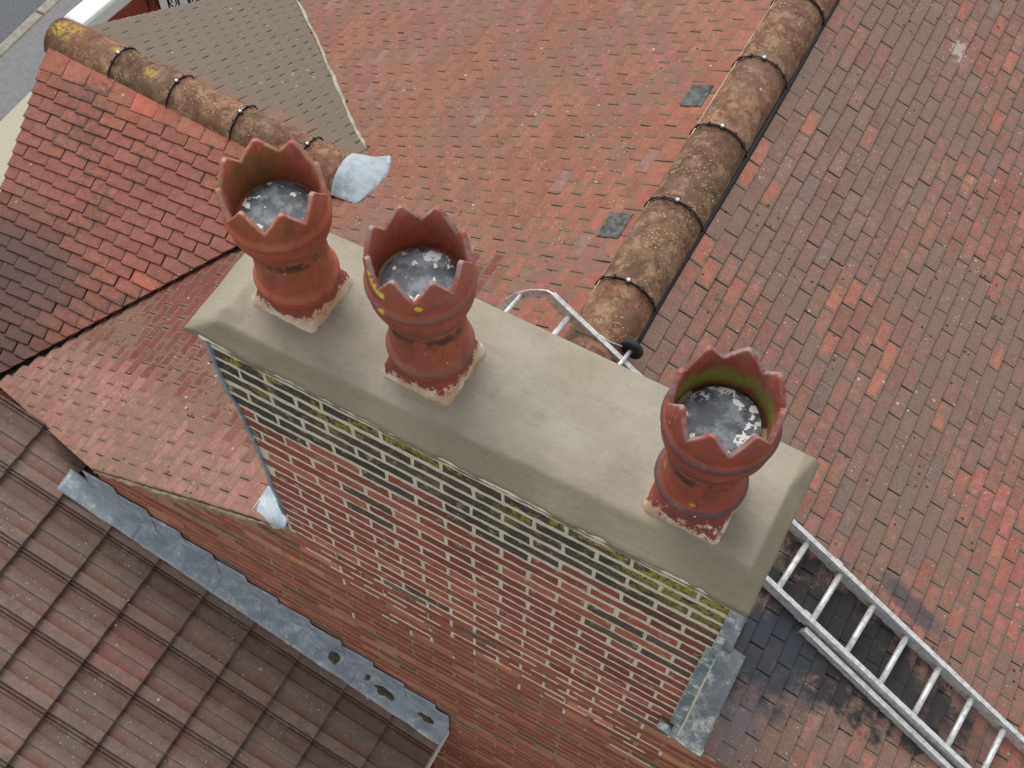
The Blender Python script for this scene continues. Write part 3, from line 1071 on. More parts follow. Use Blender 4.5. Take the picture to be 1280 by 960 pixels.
for k in range(16, 74):
    ph = 0.12 if k % 2 == 0 else 0.2325
    if k < NCH:
        wall_course(k, -1.175, XL[min(k, 19)] + 0.0, ph, add_g, rg, 0.011)
        wall_course(k, 1.905, 4.0, ph, add_g, rg, 0.011)
    else:
        wall_course(k, -1.175 if k < 46 else -0.6, 4.0, ph, add_g, rg, 0.011)
lay(root_g, items, m_brick_low, 'brick', UBR, 'distant_bricks')
b = MB()      # wall core, its top following both rakes
top = [(-1.19, z_left(-1.19) - 0.045), (0.10, z_left(0.10) - 0.045), (0.11, -1.488), (1.92, -1.488), (1.93, z_right(1.93) - 0.045), (4.2, z_right(4.2) - 0.045)]
fr = [b.vert((x, 0.0004, z)) for x, z in top] + [b.vert((4.2, 0.0004, -7.5)), b.vert((-1.19, 0.0004, -7.5))]
bk = [b.vert((x, 0.21, z)) for x, z in top] + [b.vert((4.2, 0.21, -7.5)), b.vert((-1.19, 0.21, -7.5))]
b.face(fr[::-1]); b.face(bk)
for i in range(len(fr)):
    j = (i + 1) % len(fr)
    b.face((fr[i], fr[j], bk[j], bk[i]))
part('mortar_joints', b, m_mortar_old, root_g)
# perpends pointed flush
b = MB()
rg2 = random.Random(8)
for k in range(18, 60):
    ph = 0.12 if k % 2 == 0 else 0.2325
    for n_ in range(-7, 14):
        x = ph + n_ * BL
        if x < -1.15: continue
        z = -CH * (k + 1)
        if (x < 0.12 and z > z_left(x) - 0.14) or (x > 1.88 and z > z_right(x) - 0.14) or (k < NCH and 0.05 < x < 1.92): continue
        if rg2.random() < 0.3: continue
        b.box((x - rg2.uniform(.003, .008), -0.0015 - rg2.random() * 0.002, z + 0.004 + rg2.uniform(0, .03)), (x + 0.006, 0.01, z + 0.072 + rg2.uniform(-.004, .006)), bev=0.0015)
        if rg2.random() < 0.10:
            w = rg2.uniform(0.05, 0.2)
            b.box((x, -0.0022, z - 0.002), (x + w, 0.01, z + 0.006))
part('perpend_mortar', b, m_perp, root_g, kind='stuff')
# new cream pointing run on raggedly over the first courses below the stack
b = MB()
rg3 = random.Random(4)
for k in range(20, 31):
    pr = 0.85 - 0.085 * (k - 20)
    z = -CH * k
    ph = 0.12 if k % 2 == 0 else 0.2325
    for n_ in range(0, 9):
        x = ph + n_ * BL - BL / 2
        if not (0.14 < x < 1.86): continue
        pe = pr + 0.5 * nz(x, k * 0.3, 2.0, 6)
        if rg3.random() < pe:
            w = rg3.uniform(0.08, 0.225)
            b.box((x - w / 2, -0.0024, z - 0.009), (x + w / 2, 0.01, z + rg3.uniform(-.002, .007)), bev=0.001)
        if rg3.random() < pe:
            xx = x + BL / 2
            b.box((xx - 0.007, -0.0026, z - 0.07), (xx + 0.006, 0.01, z - 0.006), bev=0.0015)
part('stray_pointing', b, m_mortar, root_g, kind='stuff')
# verge: bed of mortar under the tile ends
b = MB()
rr = random.Random(17)
def vz(x): return (z_left(x) if x < XR else z_right(x))
pts = [(-1.16 + i * 0.03, -0.012 + rr.uniform(-.006, .004), vz(-1.16 + i * 0.03) - 0.028 + rr.uniform(-.006, .005)) for i in range(42)]
b.tube(pts, [0.018 + rr.uniform(-.005, .006) for _ in pts], 6)
pts = [(1.95 + i * 0.03, -0.008 + rr.uniform(-.004, .003), vz(1.95 + i * 0.03) - 0.028) for i in range(60)]
b.tube(pts, 0.015, 6)
part('verge_mortar', b, m_verge, root_g)

# ------------------------------------------------------------------ lead pieces on the roof
b = MB()


def plate(x0, x1, y0, y1, h, off=0.0):
    def fn(u, v):
        x = x0 + (x1 - x0) * v; y = y0 + (y1 - y0) * u
        return V((x, y, z_right(x) + h + 0.003 * nz(x * 20, y * 12, 1, off) + (0.006 * (1 - v) if v < 0.2 else 0)))
    return fn


b.sheet(plate(1.915, 2.055, -0.045, 0.395, 0.030, 1), 14, 6, 0.004)
part_l = part('lead_sheet', b, m_lead_dark, None)
b = MB()
b.sheet(plate(1.925, 1.995, 0.37, 0.53, 0.036, 2), 6, 4, 0.004)
root_ls = thing('lead_flashing', (1.98, 0.0, z_right(1.98)), 'streaked blue grey lead sheet at the foot of the stack, beside the sooty tiles', 'lead flashing')
part_l.parent = root_ls; part_l.matrix_basis = Matrix.Translation(-V(root_ls.location))
part('upper_soaker', b, m_lead_dark, root_ls)
b = MB()
b.tube([(1.945, y, z_right(1.945) + 0.036) for y in (-0.04, 0.1, 0.2, 0.3, 0.385)], 0.006, 6)
part('cream_pointing', b, m_mortar, root_ls)
b = MB()
b.sheet(lambda u, v: V((1.86 + 0.20 * u, -0.052 + 0.03 * v, z_right(1.86 + 0.20 * u) + 0.026 - 0.018 * (1 - v) + 0.003 * nz(u * 6, v))), 8, 3, 0.004, col=(1.5, 1.5, 1.45))
part('dressed_edge', b, m_lead_dark, root_ls)

b = MB()      # left foot
A_, B_, C_ = V((-0.106, 0.133, 0)), V((0.112, -0.035, 0)), V((-0.10, -0.02, 0))


def foot(u, v):
    P_ = A_ * (1 - u) + (C_ * (1 - v) + B_ * v) * u
    if v > 0.0: P_ = A_.lerp(V((0.10, 0.12, 0)), v) * (1 - u) + C_.lerp(B_, v) * u
    P_.z = z_left(P_.x) + 0.026 + 0.004 * nz(P_.x * 20, P_.y * 20) - (0.02 * sm(0.8, 1.0, u))
    return P_


b.sheet(foot, 6, 8, 0.004)
tag(part('lead_flashing', b, m_lead_new, None), 'small pale lead corner piece at the left foot of the brick stack', 'lead flashing')

# ------------------------------------------------------------------ brown concrete roof
TB, ZB = 0.40, -3.13
def z_b(x): return ZB - TB * x
nB = V((TB, 0, 1)).normalized(); dB = V((1, 0, -TB)).normalized()
root_b = thing('tiled_roof', (0.0, -0.6, z_b(0)), 'brown ribbed concrete tile roof in the bottom left corner', 'roof')
CW, GX = 0.2945, 0.2795
sl = math.sqrt(1 + TB * TB)
GP = GX * sl
BANDS = [(0.0, 0.001), (0.004, 0.011), (0.014, 0.011), (0.019, 0.000), (0.022, 0.009), (0.034, 0.009), (0.038, 0.000), (0.097, 0.000), (0.1005, 0.010), (0.160, 0.010), (0.1635, -0.001), (0.228, -0.001), (0.2315, 0.010), (0.287, 0.010), (0.2935, 0.000)]


def unit_btile(cut=0.0, seed=0):
    b_ = MB(); r = random.Random(seed)
    bands = [(a, h) for a, h in BANDS if a >= cut]
    L = GP * 1.12; th = 0.034
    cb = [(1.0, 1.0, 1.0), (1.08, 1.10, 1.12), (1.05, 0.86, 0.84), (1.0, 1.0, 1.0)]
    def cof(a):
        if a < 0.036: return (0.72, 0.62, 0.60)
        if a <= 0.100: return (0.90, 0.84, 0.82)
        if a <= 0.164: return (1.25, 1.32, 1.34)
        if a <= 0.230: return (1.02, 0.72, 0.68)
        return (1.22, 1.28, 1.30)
    rows = []
    for (yy, dzz, e) in ((0, 0, 1), (L * 0.5, 0, 1), (L - 0.02, 0, 1), (L - 0.004, -0.001, 0.3), (L, -0.005, 0.0)):
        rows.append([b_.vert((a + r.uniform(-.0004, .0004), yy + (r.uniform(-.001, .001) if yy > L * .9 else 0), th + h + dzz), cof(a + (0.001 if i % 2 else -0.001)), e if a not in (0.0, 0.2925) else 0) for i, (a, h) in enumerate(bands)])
    for i in range(len(rows) - 1):
        for j in range(len(bands) - 1):
            b_.face((rows[i][j], rows[i][j + 1], rows[i + 1][j + 1], rows[i + 1][j]))
    lo = [b_.vert((a, L - 0.001, h * 0.6), (0.25, 0.22, 0.2), 0.6) for a, h in bands]  # tail face darkened in colour to deepen the shadow line between courses
    for j in range(len(bands) - 1):
        b_.face((rows[-1][j], rows[-1][j + 1], lo[j + 1], lo[j]))
    lo0 = [b_.vert((bands[0][0], 0, 0)), b_.vert((bands[-1][0], 0, 0))]
    b_.face((rows[0][0], rows[1][0], rows[2][0], rows[3][0], rows[4][0], lo[0], lo0[0])); b_.face((rows[0][-1], lo0[1], lo[-1], rows[4][-1], rows[3][-1], rows[2][-1], rows[1][-1]))
    b_.face((lo[0], lo[-1], lo0[1], lo0[0]))
    return b_


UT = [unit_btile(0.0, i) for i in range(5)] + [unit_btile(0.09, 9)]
items = []
rb = random.Random(33)
for kx in range(-1, 12):
    xt = 0.8235 - GX * kx               # tail of this course
    for jy in range(-1, 13):
        if jy == -1 and not (-1.30 < xt < -1.0): continue
        ye = 0.1285 - CW * jy            # edge nearer the wall; tile runs towards -Y
        c = V((xt - GX / 2, ye - CW / 2, z_b(xt - GX / 2)))
        if not inview(c, 260): continue
        if kx == -1: continue
        mi = rb.randrange(5)
        if jy == 0 and xt > -1.0: mi = 5
        tilt = 0.034 / GP * 0.95
        L = GP * 1.12
        top_ = V((xt, ye, z_b(xt))) - dB * L
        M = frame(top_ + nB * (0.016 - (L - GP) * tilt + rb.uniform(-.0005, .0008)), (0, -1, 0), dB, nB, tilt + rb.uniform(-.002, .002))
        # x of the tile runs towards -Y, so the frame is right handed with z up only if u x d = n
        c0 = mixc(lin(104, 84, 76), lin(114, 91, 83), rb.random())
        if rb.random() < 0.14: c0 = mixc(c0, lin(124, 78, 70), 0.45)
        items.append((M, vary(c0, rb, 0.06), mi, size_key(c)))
lay(root_b, items, m_concrete, 'roof_tile', UT, 'distant_roof_tiles')
slab('underlay', [(-3.2, 0.10, z_b(-3.2) - 0.004), (0.80, 0.10, z_b(0.80) - 0.004), (0.80, -4.5, z_b(0.8) - 0.004), (-3.2, -4.5, z_b(-3.2) - 0.004)][::-1], 0.05, m_felt, root_b)
# lead flashing between wall and brown roof
root_sf = thing('lead_flashing', (0.0, -0.02, z_b(0)), 'long stepped blue lead flashing where the brown roof meets the gable wall', 'lead flashing')
edges = [-1.405, -0.99, -0.52, -0.05, 0.30, 0.855]
for i in range(len(edges) - 1):
    b = MB(); x0, x1 = edges[i] - 0.02, edges[i + 1]
    def fn(u, v, x0=x0, x1=x1, i=i):
        x = x0 + (x1 - x0) * u
        y = 0.0 - (0.124 + 0.006 * nz(x * 7, i) + 0.004 * nz(x * 21, i)) * (1 - v)
        return V((x, y, z_b(x) + 0.107 + 0.004 * nz(x * 9, y * 20, 1, i) - 0.010 * (1 - v) ** 3 + 0.004 * u + 0.012 * v ** 4))
    b.sheet(fn, 18, 7, 0.004)
    part('apron_sheet', b, m_lead, root_sf)
for i in range(12):
    xa = -1.30 + i * 0.1875
    k = math.floor((-(z_b(xa + 0.10) + 0.255)) / CH)
    zt = -CH * k - 0.002
    b = MB()
    x1 = min(xa + 0.200, 0.855)
    yy = -0.010 - 0.002 * (i % 2)
    front = [(xa, zt), (x1, zt - 0.0), (x1, z_b(x1) + 0.03), (xa, z_b(xa) + 0.03)]
    if zt > z_left(xa) - 0.05 and xa < 0.1: zt = z_left(xa) - 0.06
    # a slightly buckled sheet
    def fn(u, v, xa=xa, x1=x1, zt=zt, yy=yy, i=i):
        x = xa + (x1 - xa) * u
        lo_ = z_b(x) + 0.09
        z = lo_ + (zt + 0.0 - lo_) * v
        return V((x, yy - 0.004 * max(0, nz(x * 9, z * 9, 1, i)) - 0.014 * (1 - v) ** 3, z))
    g = b.grid(fn, 6, 5)
    g2 = b.grid(lambda u, v: fn(u, v) + V((0, 0.004, 0)), 6, 5, flip=True)
    for j in range(6): b.face((g[j][5], g[j + 1][5], g2[j + 1][5], g2[j][5]))
    part('stepped_sheet', b, m_lead, root_sf)
b = MB(); rr = random.Random(3)
pts = [(-1.36 + i * 0.05, -0.018 + rr.uniform(-.003, .003), z_b(-1.36 + i * 0.05) + 0.106 + rr.uniform(-.003, .003)) for i in range(44)]
b.tube(pts, [0.008 + rr.uniform(-.003, .003) for _ in pts], 6, rx=0.011)
part('old_pointing', b, m_sealant, root_sf)


def clump(name, x, y, r, seed, label, ry=None):
    b_ = MB()
    n, m_ = 22, 9
    ry = ry or r
    rings = []
    for i in range(m_ + 1):
        t = i / m_
        ring = []
        for j in range(n):
            a = 2 * math.pi * j / n
            k = 1 + 0.55 * noise.noise(V((math.cos(a) * 1.6, math.sin(a) * 1.6, seed * 3.1)))
            X = x + r * k * (1 - t) * math.cos(a); Y = y + ry * k * (1 - t) * math.sin(a)
            h = 0.022 * math.sqrt(max(0, 1 - (1 - t) ** 2)) * (1 + 0.5 * noise.noise(V((X * 90, Y * 90, seed))))
            ring.append(b_.vert((X, Y, z_b(X) + 0.099 + h)))
        rings.append(ring)
    for i in range(m_):
        for j in range(n):
            b_.face((rings[i][j], rings[i][(j + 1) % n], rings[i + 1][(j + 1) % n], rings[i + 1][j]), True)
    tag(part(name, b_, m_moss, None), label, 'moss', 'moss clumps on the lead flashing')


clump('moss_clump', 0.165, -0.045, 0.042, 1, 'largest round clump of dark moss on the long lead flashing', 0.030)
clump('moss_clump', 0.365, -0.036, 0.017, 2, 'smallest clump of dark moss, just below the largest one on the lead')
clump('moss_clump', 0.475, -0.055, 0.060, 3, 'long ragged clump of dark moss in the middle of the lower flashing', 0.026)
clump('moss_clump', 0.735, -0.045, 0.060, 4, 'clump of dark moss at the lower end of the lead flashing, beside the eave', 0.022)

# ------------------------------------------------------------------ chimney pots
SOOT = 0.38


def pot_material(name, spots, moss_c, moss_dir, moss_z, moss_amt, stain=None, C=None, base=(150, 66, 48)):
    t = NT(name, 0.62, spec=0.4)
    tc = t.n('ShaderNodeTexCoord')
    obj = tc.outputs['Object']
    c0 = t.mix(t.ramp(t.noise(9, 5, 0.7), 0.4, 0.62), lin(*base), tuple(x * 0.76 for x in lin(*base)))
    c0 = t.mix(t.ramp(t.noise(30, 5, 0.7), 0.5, 0.75, 0, 0.5), c0, lin(168, 96, 76))
    c0 = t.mix(t.ramp(t.noise(70, 4, 0.7), 0.52, 0.62, 0, 0.35), c0, lin(122, 78, 66))
    col = c0
    a = t.attr('col').outputs['Color']       # r = ring bead, g = inside, b = rim edge
    sep = t.n('ShaderNodeSeparateColor'); t.l(a, sep.inputs[0])
    xyz = t.n('ShaderNodeSeparateXYZ'); t.l(obj, xyz.inputs[0])
    if stain:
        col = t.mix(t.math('MULTIPLY', t.ramp(t.math('ADD', sep.outputs[0], t.math('MULTIPLY', t.noise(12, 5, 0.7), 0.9)), 0.72, 1.15), stain[1]), col, stain[0])
    # soot runs and a grey bloom over the fired clay
    mp = t.n('ShaderNodeMapping'); mp.inputs['Scale'].default_value = (1, 1, 0.25); t.l(obj, mp.inputs[0])
    run = t.noise(16, 6, 0.75, vec=mp.outputs[0])
    col = t.mix(t.ramp(run, 0.53, 0.63, 0, SOOT), col, lin(74, 50, 46))
    col = t.mix(t.ramp(t.noise(7, 6, 0.75), 0.54, 0.64, 0, SOOT * 0.8), col, lin(146, 112, 98))
    # dark uneven band along the neck groove
    zc = t.math('SUBTRACT', xyz.outputs[2], 0.345)
    band = t.ramp(t.math('ABSOLUTE', zc), 0.028, 0.008)
    band = t.math('MULTIPLY', band, t.ramp(t.noise(14, 4, 0.7), 0.38, 0.55))
    col = t.mix(t.math('MULTIPLY', band, 0.85), col, lin(52, 42, 40))
    # chipped cream glaze at the crown edge
    rimm = t.math('MULTIPLY', sep.outputs[2], t.ramp(t.noise(18, 5, 0.7), 0.35, 0.6))
    col = t.mix(t.math('MULTIPLY', rimm, 0.75), col, lin(170, 138, 122) if not stain else lin(150, 134, 132))
    # moss inside
    dv = t.n('ShaderNodeVectorMath', operation='DOT_PRODUCT'); t.l(obj, dv.inputs[0]); dv.inputs[1].default_value = moss_dir
    zz = t.math('MULTIPLY', t.ramp(xyz.outputs[2], moss_z[0], moss_z[0] + 0.04), t.ramp(xyz.outputs[2], moss_z[1] + 0.03, moss_z[1] - 0.03))
    mk = t.math('MULTIPLY', t.math('MULTIPLY', sep.outputs[1], zz), t.ramp(t.math('ADD', dv.outputs['Value'], t.math('MULTIPLY', t.noise(10, 5, 0.7), 0.12)), 0.02, 0.14))
    mk = t.math('MULTIPLY', mk, t.ramp(t.noise(28, 5, 0.7), 0.28, 0.55))
    col = t.mix(t.math('MULTIPLY', mk, moss_amt), col, moss_c)
    # bird lime and lichen flecks
    vd, _ = t.voro(34)
    fl = t.math('MULTIPLY', t.ramp(vd, 0.15, 0.07), t.ramp(t.noise(8, 3), 0.56, 0.62))
    fl = t.math('MULTIPLY', fl, t.math('SUBTRACT', 1.0, sep.outputs[1]))
    col = t.mix(fl, col, lin(205, 200, 190))
    for c_, r_, cc in spots:
        col = t.mix(t.spot(c_, r_), col, cc)
    t.bump(t.noise(55, 5, 0.7), 0.003, 0.5)
    return t.out(col, t.ramp(t.noise(8, 4), 0.3, 0.7, 0.5, 0.8))


AF = math.atan2(CF.y, CF.x)          # compass direction the crown notches line up with
PROF = [(0.118, 0.085, 0), (0.123, 0.110, 0), (0.126, 0.128, 0.2), (0.134, 0.136, 0.9), (0.1385, 0.146, 1), (0.135, 0.157, 0.9), (0.126, 0.163, 0.4), (0.1225, 0.185, 0),
        (0.1195, 0.24, 0), (0.1165, 0.30, 0), (0.1155, 0.328, 0), (0.1145, 0.336, 0.3), (0.1125, 0.345, 0.5), (0.1155, 0.352, 0.3), (0.126, 0.353, 0.6), (0.1325, 0.360, 0.95), (0.1310, 0.371, 0.7),
        (0.136, 0.384, 0.1), (0.147, 0.400, 0), (0.155, 0.424, 0), (0.157, 0.452, 0), (0.1545, 0.468, 0.2), (0.1605, 0.474, 0.9), (0.1635, 0.483, 1), (0.161, 0.493, 0.8), (0.1535, 0.499, 0.2), (0.1520, 0.515, 0)]


def pot(cx, cy, z0, lean, H, label, mat, mat_base, lid_mat, ledge_cols, seed, rim_r=0.155, wob=0.0, notch=0.074, phase=0.0):
    root = thing('chimney_pot', (cx, cy, z0), label, 'chimney pot', 'terracotta crown chimney pots on the stack')
    N = 96
    sc = H / 0.64

    def P(r, a, z):
        zz = z * sc
        return V((cx + r * math.cos(a) + lean[0] * zz / H, cy + r * math.sin(a) + lean[1] * zz / H, z0 + zz))

    # base: square plinth melting into the round shaft
    b_ = MB()
    def sq(a, h):      # distance to a square of half side h
        return h / max(abs(math.cos(a)), abs(math.sin(a)))
    rings = []
    lv = [(0.127, 0.0, 1.0, 0.0), (0.126, 0.022, 1.0, 0.0), (0.124, 0.036, 0.97, 0.0), (0.123, 0.06, 0.72, 0), (0.121, 0.085, 0.30, 0), (0.118, 0.108, 0.0, 0)]
    for (h, z, k, e) in lv:
        ring = []
        for i in range(N):
            a = 2 * math.pi * i / N
            chip = 0.006 * noise.noise(V((math.cos(a) * 4, math.sin(a) * 4, seed))) * (1 if z < 0.03 else 0.3)
            r = min(sq(a, h), h * 1.33) * k + h * (1 - k) + chip
            ring.append(b_.vert(P(r, a, z)))
        rings.append(ring)
    for i in range(len(rings) - 1):
        for j in range(N):
            b_.face((rings[i][j], rings[i][(j + 1) % N], rings[i + 1][(j + 1) % N], rings[i + 1][j]), i > 0)
    o = part('square_base', b_, mat_base, root)
    # shaft and bowl
    b_ = MB()
    rings = []
    for (r, z, e) in PROF:
        rings.append([b_.vert(P(r + 0.0008 * nz(math.cos(2 * math.pi * i / N) * 3, math.sin(2 * math.pi * i / N) * 3, 1, z * 9), 2 * math.pi * i / N, z), (e, 0, 0)) for i in range(N)])
    def join(A, B, sm_=True, flip=False):
        for j in range(N):
            f = (A[j], A[(j + 1) % N], B[(j + 1) % N], B[j]); b_.face(f[::-1] if flip else f, sm_)
    for i in range(len(rings) - 1): join(rings[i], rings[i + 1])
    # inner wall
    ri = [(0.1335, 0.515), (0.132, 0.47), (0.126, 0.44), (0.118, 0.41), (0.105, 0.38), (0.098, 0.30), (0.098, 0.1)]
    inner = [[b_.vert(P(r, 2 * math.pi * i / N, z), (0, 1, 0)) for i in range(N)] for r, z in ri]
    for i in range(len(inner) - 1): join(inner[i], inner[i + 1], True, False)
    part('shaft', b_, mat, root)
    # crown of eight teeth, outline cut with real thickness
    b_ = MB()
    K = 24
    def topz(a):
        f = ((a - AF - phase) / (2 * math.pi / 8)) % 1.0       # 0 at a notch, .5 at a tip
        tri = 1 - abs(f - 0.5) * 2
        tri = min(tri, 0.88) / 0.88
        tt = tri
        ti = int(((a - AF - phase) / (2 * math.pi / 8)) // 1)
        hh = 0.005 * noise.noise(V((ti % 8 * 2.3, seed, 0)))
        return 0.640 - notch + (notch + hh) * tt
    N2 = 8 * K
    o0, o1, i0, i1, om, im = [], [], [], [], [], []
    for i in range(N2):
        a = AF + phase + 2 * math.pi * i / N2
        zt = topz(a)
        ch = 0.0018 * noise.noise(V((math.cos(a) * 25, math.sin(a) * 25, seed)))
        rr_ = rim_r + ch - 0.11 * (zt - 0.60); th_ = 0.019
        base_z = 0.513
        o0.append(b_.vert(P(0.152, a, base_z), (0, 0, 0)))
        om.append(b_.vert(P(rr_ - 0.001, a, zt - 0.006), (0, 0, 0.15)))
        o1.append(b_.vert(P(rr_ - 0.004, a, zt + ch), (0, 0, 1)))
        i1.append(b_.vert(P(rr_ - th_ + 0.003, a, zt + ch), (0, 1, 1)))
        im.append(b_.vert(P(rr_ - th_, a, zt - 0.006), (0, 1, 0.1)))
        i0.append(b_.vert(P(0.1335, a, base_z), (0, 1, 0)))
    for (A, B) in ((o0, om), (om, o1), (o1, i1), (i1, im), (im, i0)):
        for j in range(N2):
            b_.face((A[j], A[(j + 1) % N2], B[(j + 1) % N2], B[j]), A is o0 or A is im)
    part('crown', b_, mat, root)
    # ring tinted beige, terracotta and dark by angle, and metal lid
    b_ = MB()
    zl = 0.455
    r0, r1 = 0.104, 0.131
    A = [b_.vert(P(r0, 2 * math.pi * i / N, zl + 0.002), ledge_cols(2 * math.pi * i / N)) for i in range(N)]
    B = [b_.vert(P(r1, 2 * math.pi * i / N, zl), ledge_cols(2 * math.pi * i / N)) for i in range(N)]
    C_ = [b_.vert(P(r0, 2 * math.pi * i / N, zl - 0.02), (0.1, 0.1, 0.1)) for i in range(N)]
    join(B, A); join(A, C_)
    part('lid_ring', b_, m_ledge, root)
    b_ = MB()
    lr = [(0.1105, 0.456), (0.1115, 0.468), (0.109, 0.4755), (0.08, 0.479), (0.04, 0.481), (0.0, 0.4815)]
    L_ = []
    for r, z in lr[:-1]:
        L_.append([b_.vert(P(r * (1 + 0.012 * math.sin(5 * 2 * math.pi * i / N + seed)), 2 * math.pi * i / N, z + 0.003 * nz(r * 14 * math.cos(2 * math.pi * i / N), r * 14 * math.sin(2 * math.pi * i / N), 1, seed))) for i in range(N)])
    for i in range(len(L_) - 1): join(L_[i], L_[i + 1])
    cc = b_.vert(P(0, 0, lr[-1][1]))
    for j in range(N): b_.face((L_[-1][j], L_[-1][(j + 1) % N], cc), True)
    part('metal_lid', b_, lid_mat, root)
    return root


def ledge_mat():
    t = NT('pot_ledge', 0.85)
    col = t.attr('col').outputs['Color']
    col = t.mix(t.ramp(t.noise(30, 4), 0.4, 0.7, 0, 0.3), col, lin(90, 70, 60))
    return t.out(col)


m_ledge = ledge_mat()


def lid_material(name, seed, cx, cy, amt):
    t = NT(name, 0.5, 0.0, 0.35)
    off = t.n('ShaderNodeVectorMath', operation='ADD'); t.l(t.pos, off.inputs[0]); off.inputs[1].default_value = (seed * 3.7, seed, 0)
    v = off.outputs[0]
    col = t.mix(t.ramp(t.noise(13, 6, 0.7, vec=v), 0.42, 0.60), lin(66, 72, 77), lin(122, 130, 137))  # pale bluish patches put reflections into the lid colour
    col = t.mix(t.ramp(t.noise(25, 5, 0.7, vec=v), 0.55, 0.8, 0, 0.5), col, lin(60, 62, 60))
    ds = t.n('ShaderNodeVectorMath', operation='DISTANCE'); t.l(t.pos, ds.inputs[0]); ds.inputs[1].default_value = (cx, cy, 0.51)
    ring = t.ramp(ds.outputs['Value'], 0.045, 0.095)
    vd, _ = t.voro(26, vec=v)
    w = t.math('ADD', t.math('MULTIPLY', t.ramp(vd, 0.45, 0.1), 0.35), t.math('ADD', t.math('MULTIPLY', ring, 0.30), t.math('MULTIPLY', t.ramp(t.noise(16, 6, 0.75, vec=v), 0.35, 0.65), 0.55)))
    spl = t.ramp(w, 0.74 - amt, 0.79 - amt)
    col = t.mix(spl, col, lin(214, 216, 214))
    rough = t.ramp(spl, 0, 1, 0.5, 0.85)
    t.bump(t.noise(10, 3), 0.002, 0.3)
    return t.out(col, rough)


def base_mat(name, seed, chalk):
    t = NT(name, 0.85)
    off = t.n('ShaderNodeVectorMath', operation='ADD'); t.l(t.pos, off.inputs[0]); off.inputs[1].default_value = (seed * 5.3, 0, 0)
    v = off.outputs[0]
    col = t.mix(t.ramp(t.noise(12, 4, vec=v), 0.3, 0.7), lin(140, 70, 56), lin(116, 66, 60))
    xyz = t.n('ShaderNodeSeparateXYZ'); t.l(t.pos, xyz.inputs[0])
    lo = t.ramp(t.math('ADD', xyz.outputs[2], t.math('MULTIPLY', t.math('SUBTRACT', t.noise(18, 6, 0.78, vec=v), 0.5), 0.22)), 0.112, 0.098)
    mk = t.math('MULTIPLY', lo, t.ramp(t.noise(26, 6, 0.75, vec=v), 0.50 - chalk, 0.55 - chalk))
    col = t.mix(t.math('MULTIPLY', mk, 0.85), col, t.mix(t.ramp(t.noise(8, 3, vec=v), 0.4, 0.6), lin(214, 206, 188), lin(196, 164, 130)))
    t.bump(t.noise(45, 6, 0.75), 0.008, 0.8)
    return t.out(col)


YEL = lin(204, 178, 52)
SPOTS2 = [((0.650, 0.090, 0.630), 0.017, YEL), ((0.664, 0.083, 0.617), 0.016, YEL), ((0.690, 0.075, 0.607), 0.019, YEL), ((0.642, 0.098, 0.650), 0.012, YEL), ((0.694, 0.081, 0.525), 0.020, YEL), ((0.806, 0.094, 0.590), 0.015, YEL),
          ((0.694, 0.074, 0.600), 0.008, lin(228, 226, 218)), ((0.797, 0.137, 0.392), 0.012, lin(228, 226, 218)), ((0.700, 0.118, 0.400), 0.010, lin(228, 226, 218)), ((0.720, 0.112, 0.392), 0.008, lin(228, 226, 218))]
SPOTS3 = [((1.691, 0.086, 0.240), 0.019, YEL), ((1.712, 0.090, 0.255), 0.012, YEL), ((1.565, 0.151, 0.284), 0.016, lin(150, 124, 60)), ((1.752, 0.124, 0.425), 0.010, YEL), ((1.640, 0.086, 0.240), 0.008, lin(228, 226, 218)), ((1.74, 0.10, 0.50), 0.008, lin(228, 226, 218))]
TERR = lin(150, 84, 66)
BEIGE = lin(158, 150, 128)
lean = V((-0.894, -0.449)) * 0.030
m_pot1 = pot_material('terracotta_bright', [], lin(92, 92, 40), (-0.9, 0.45, 0), (0.44, 0.60), 0.85, base=(164, 84, 60))
m_pot2 = pot_material('terracotta_lichened', SPOTS2, lin(84, 84, 40), (-0.95, -0.1, 0), (0.42, 0.54), 0.8, stain=(lin(112, 86, 74), 0.7), base=(156, 82, 62))
m_pot3 = pot_material('terracotta_stained', SPOTS3,
                      lin(128, 142, 62), (-0.1, 1.0, 0), (0.50, 0.585), 1.0, stain=(lin(84, 66, 72), 0.85), base=(150, 72, 54))


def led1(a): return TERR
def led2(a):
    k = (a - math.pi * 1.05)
    return BEIGE if abs(((k + math.pi) % (2 * math.pi)) - math.pi) < 0.7 else TERR
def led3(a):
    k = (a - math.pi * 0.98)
    if abs(((k + math.pi) % (2 * math.pi)) - math.pi) < 0.45: return BEIGE
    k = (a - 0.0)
    if abs(((k + math.pi) % (2 * math.pi)) - math.pi) < 0.45: return mixc(BEIGE, TERR, 0.4)
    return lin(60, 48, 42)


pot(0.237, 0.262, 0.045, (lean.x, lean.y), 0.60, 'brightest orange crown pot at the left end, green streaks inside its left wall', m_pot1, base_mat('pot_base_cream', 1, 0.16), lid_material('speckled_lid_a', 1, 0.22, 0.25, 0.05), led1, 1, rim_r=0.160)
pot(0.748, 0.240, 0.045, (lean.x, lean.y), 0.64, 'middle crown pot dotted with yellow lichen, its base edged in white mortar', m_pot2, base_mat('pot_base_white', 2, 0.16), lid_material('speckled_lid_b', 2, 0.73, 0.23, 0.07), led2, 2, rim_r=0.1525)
pot(1.668, 0.222, 0.045, (0.002, -0.004), 0.65, 'dark stained crown pot with green moss inside its mouth, alone near the right end', m_pot3, base_mat('pot_base_dark', 3, 0.12), lid_material('speckled_lid_c', 3, 1.66, 0.21, 0.09), led3, 3, rim_r=0.1545)

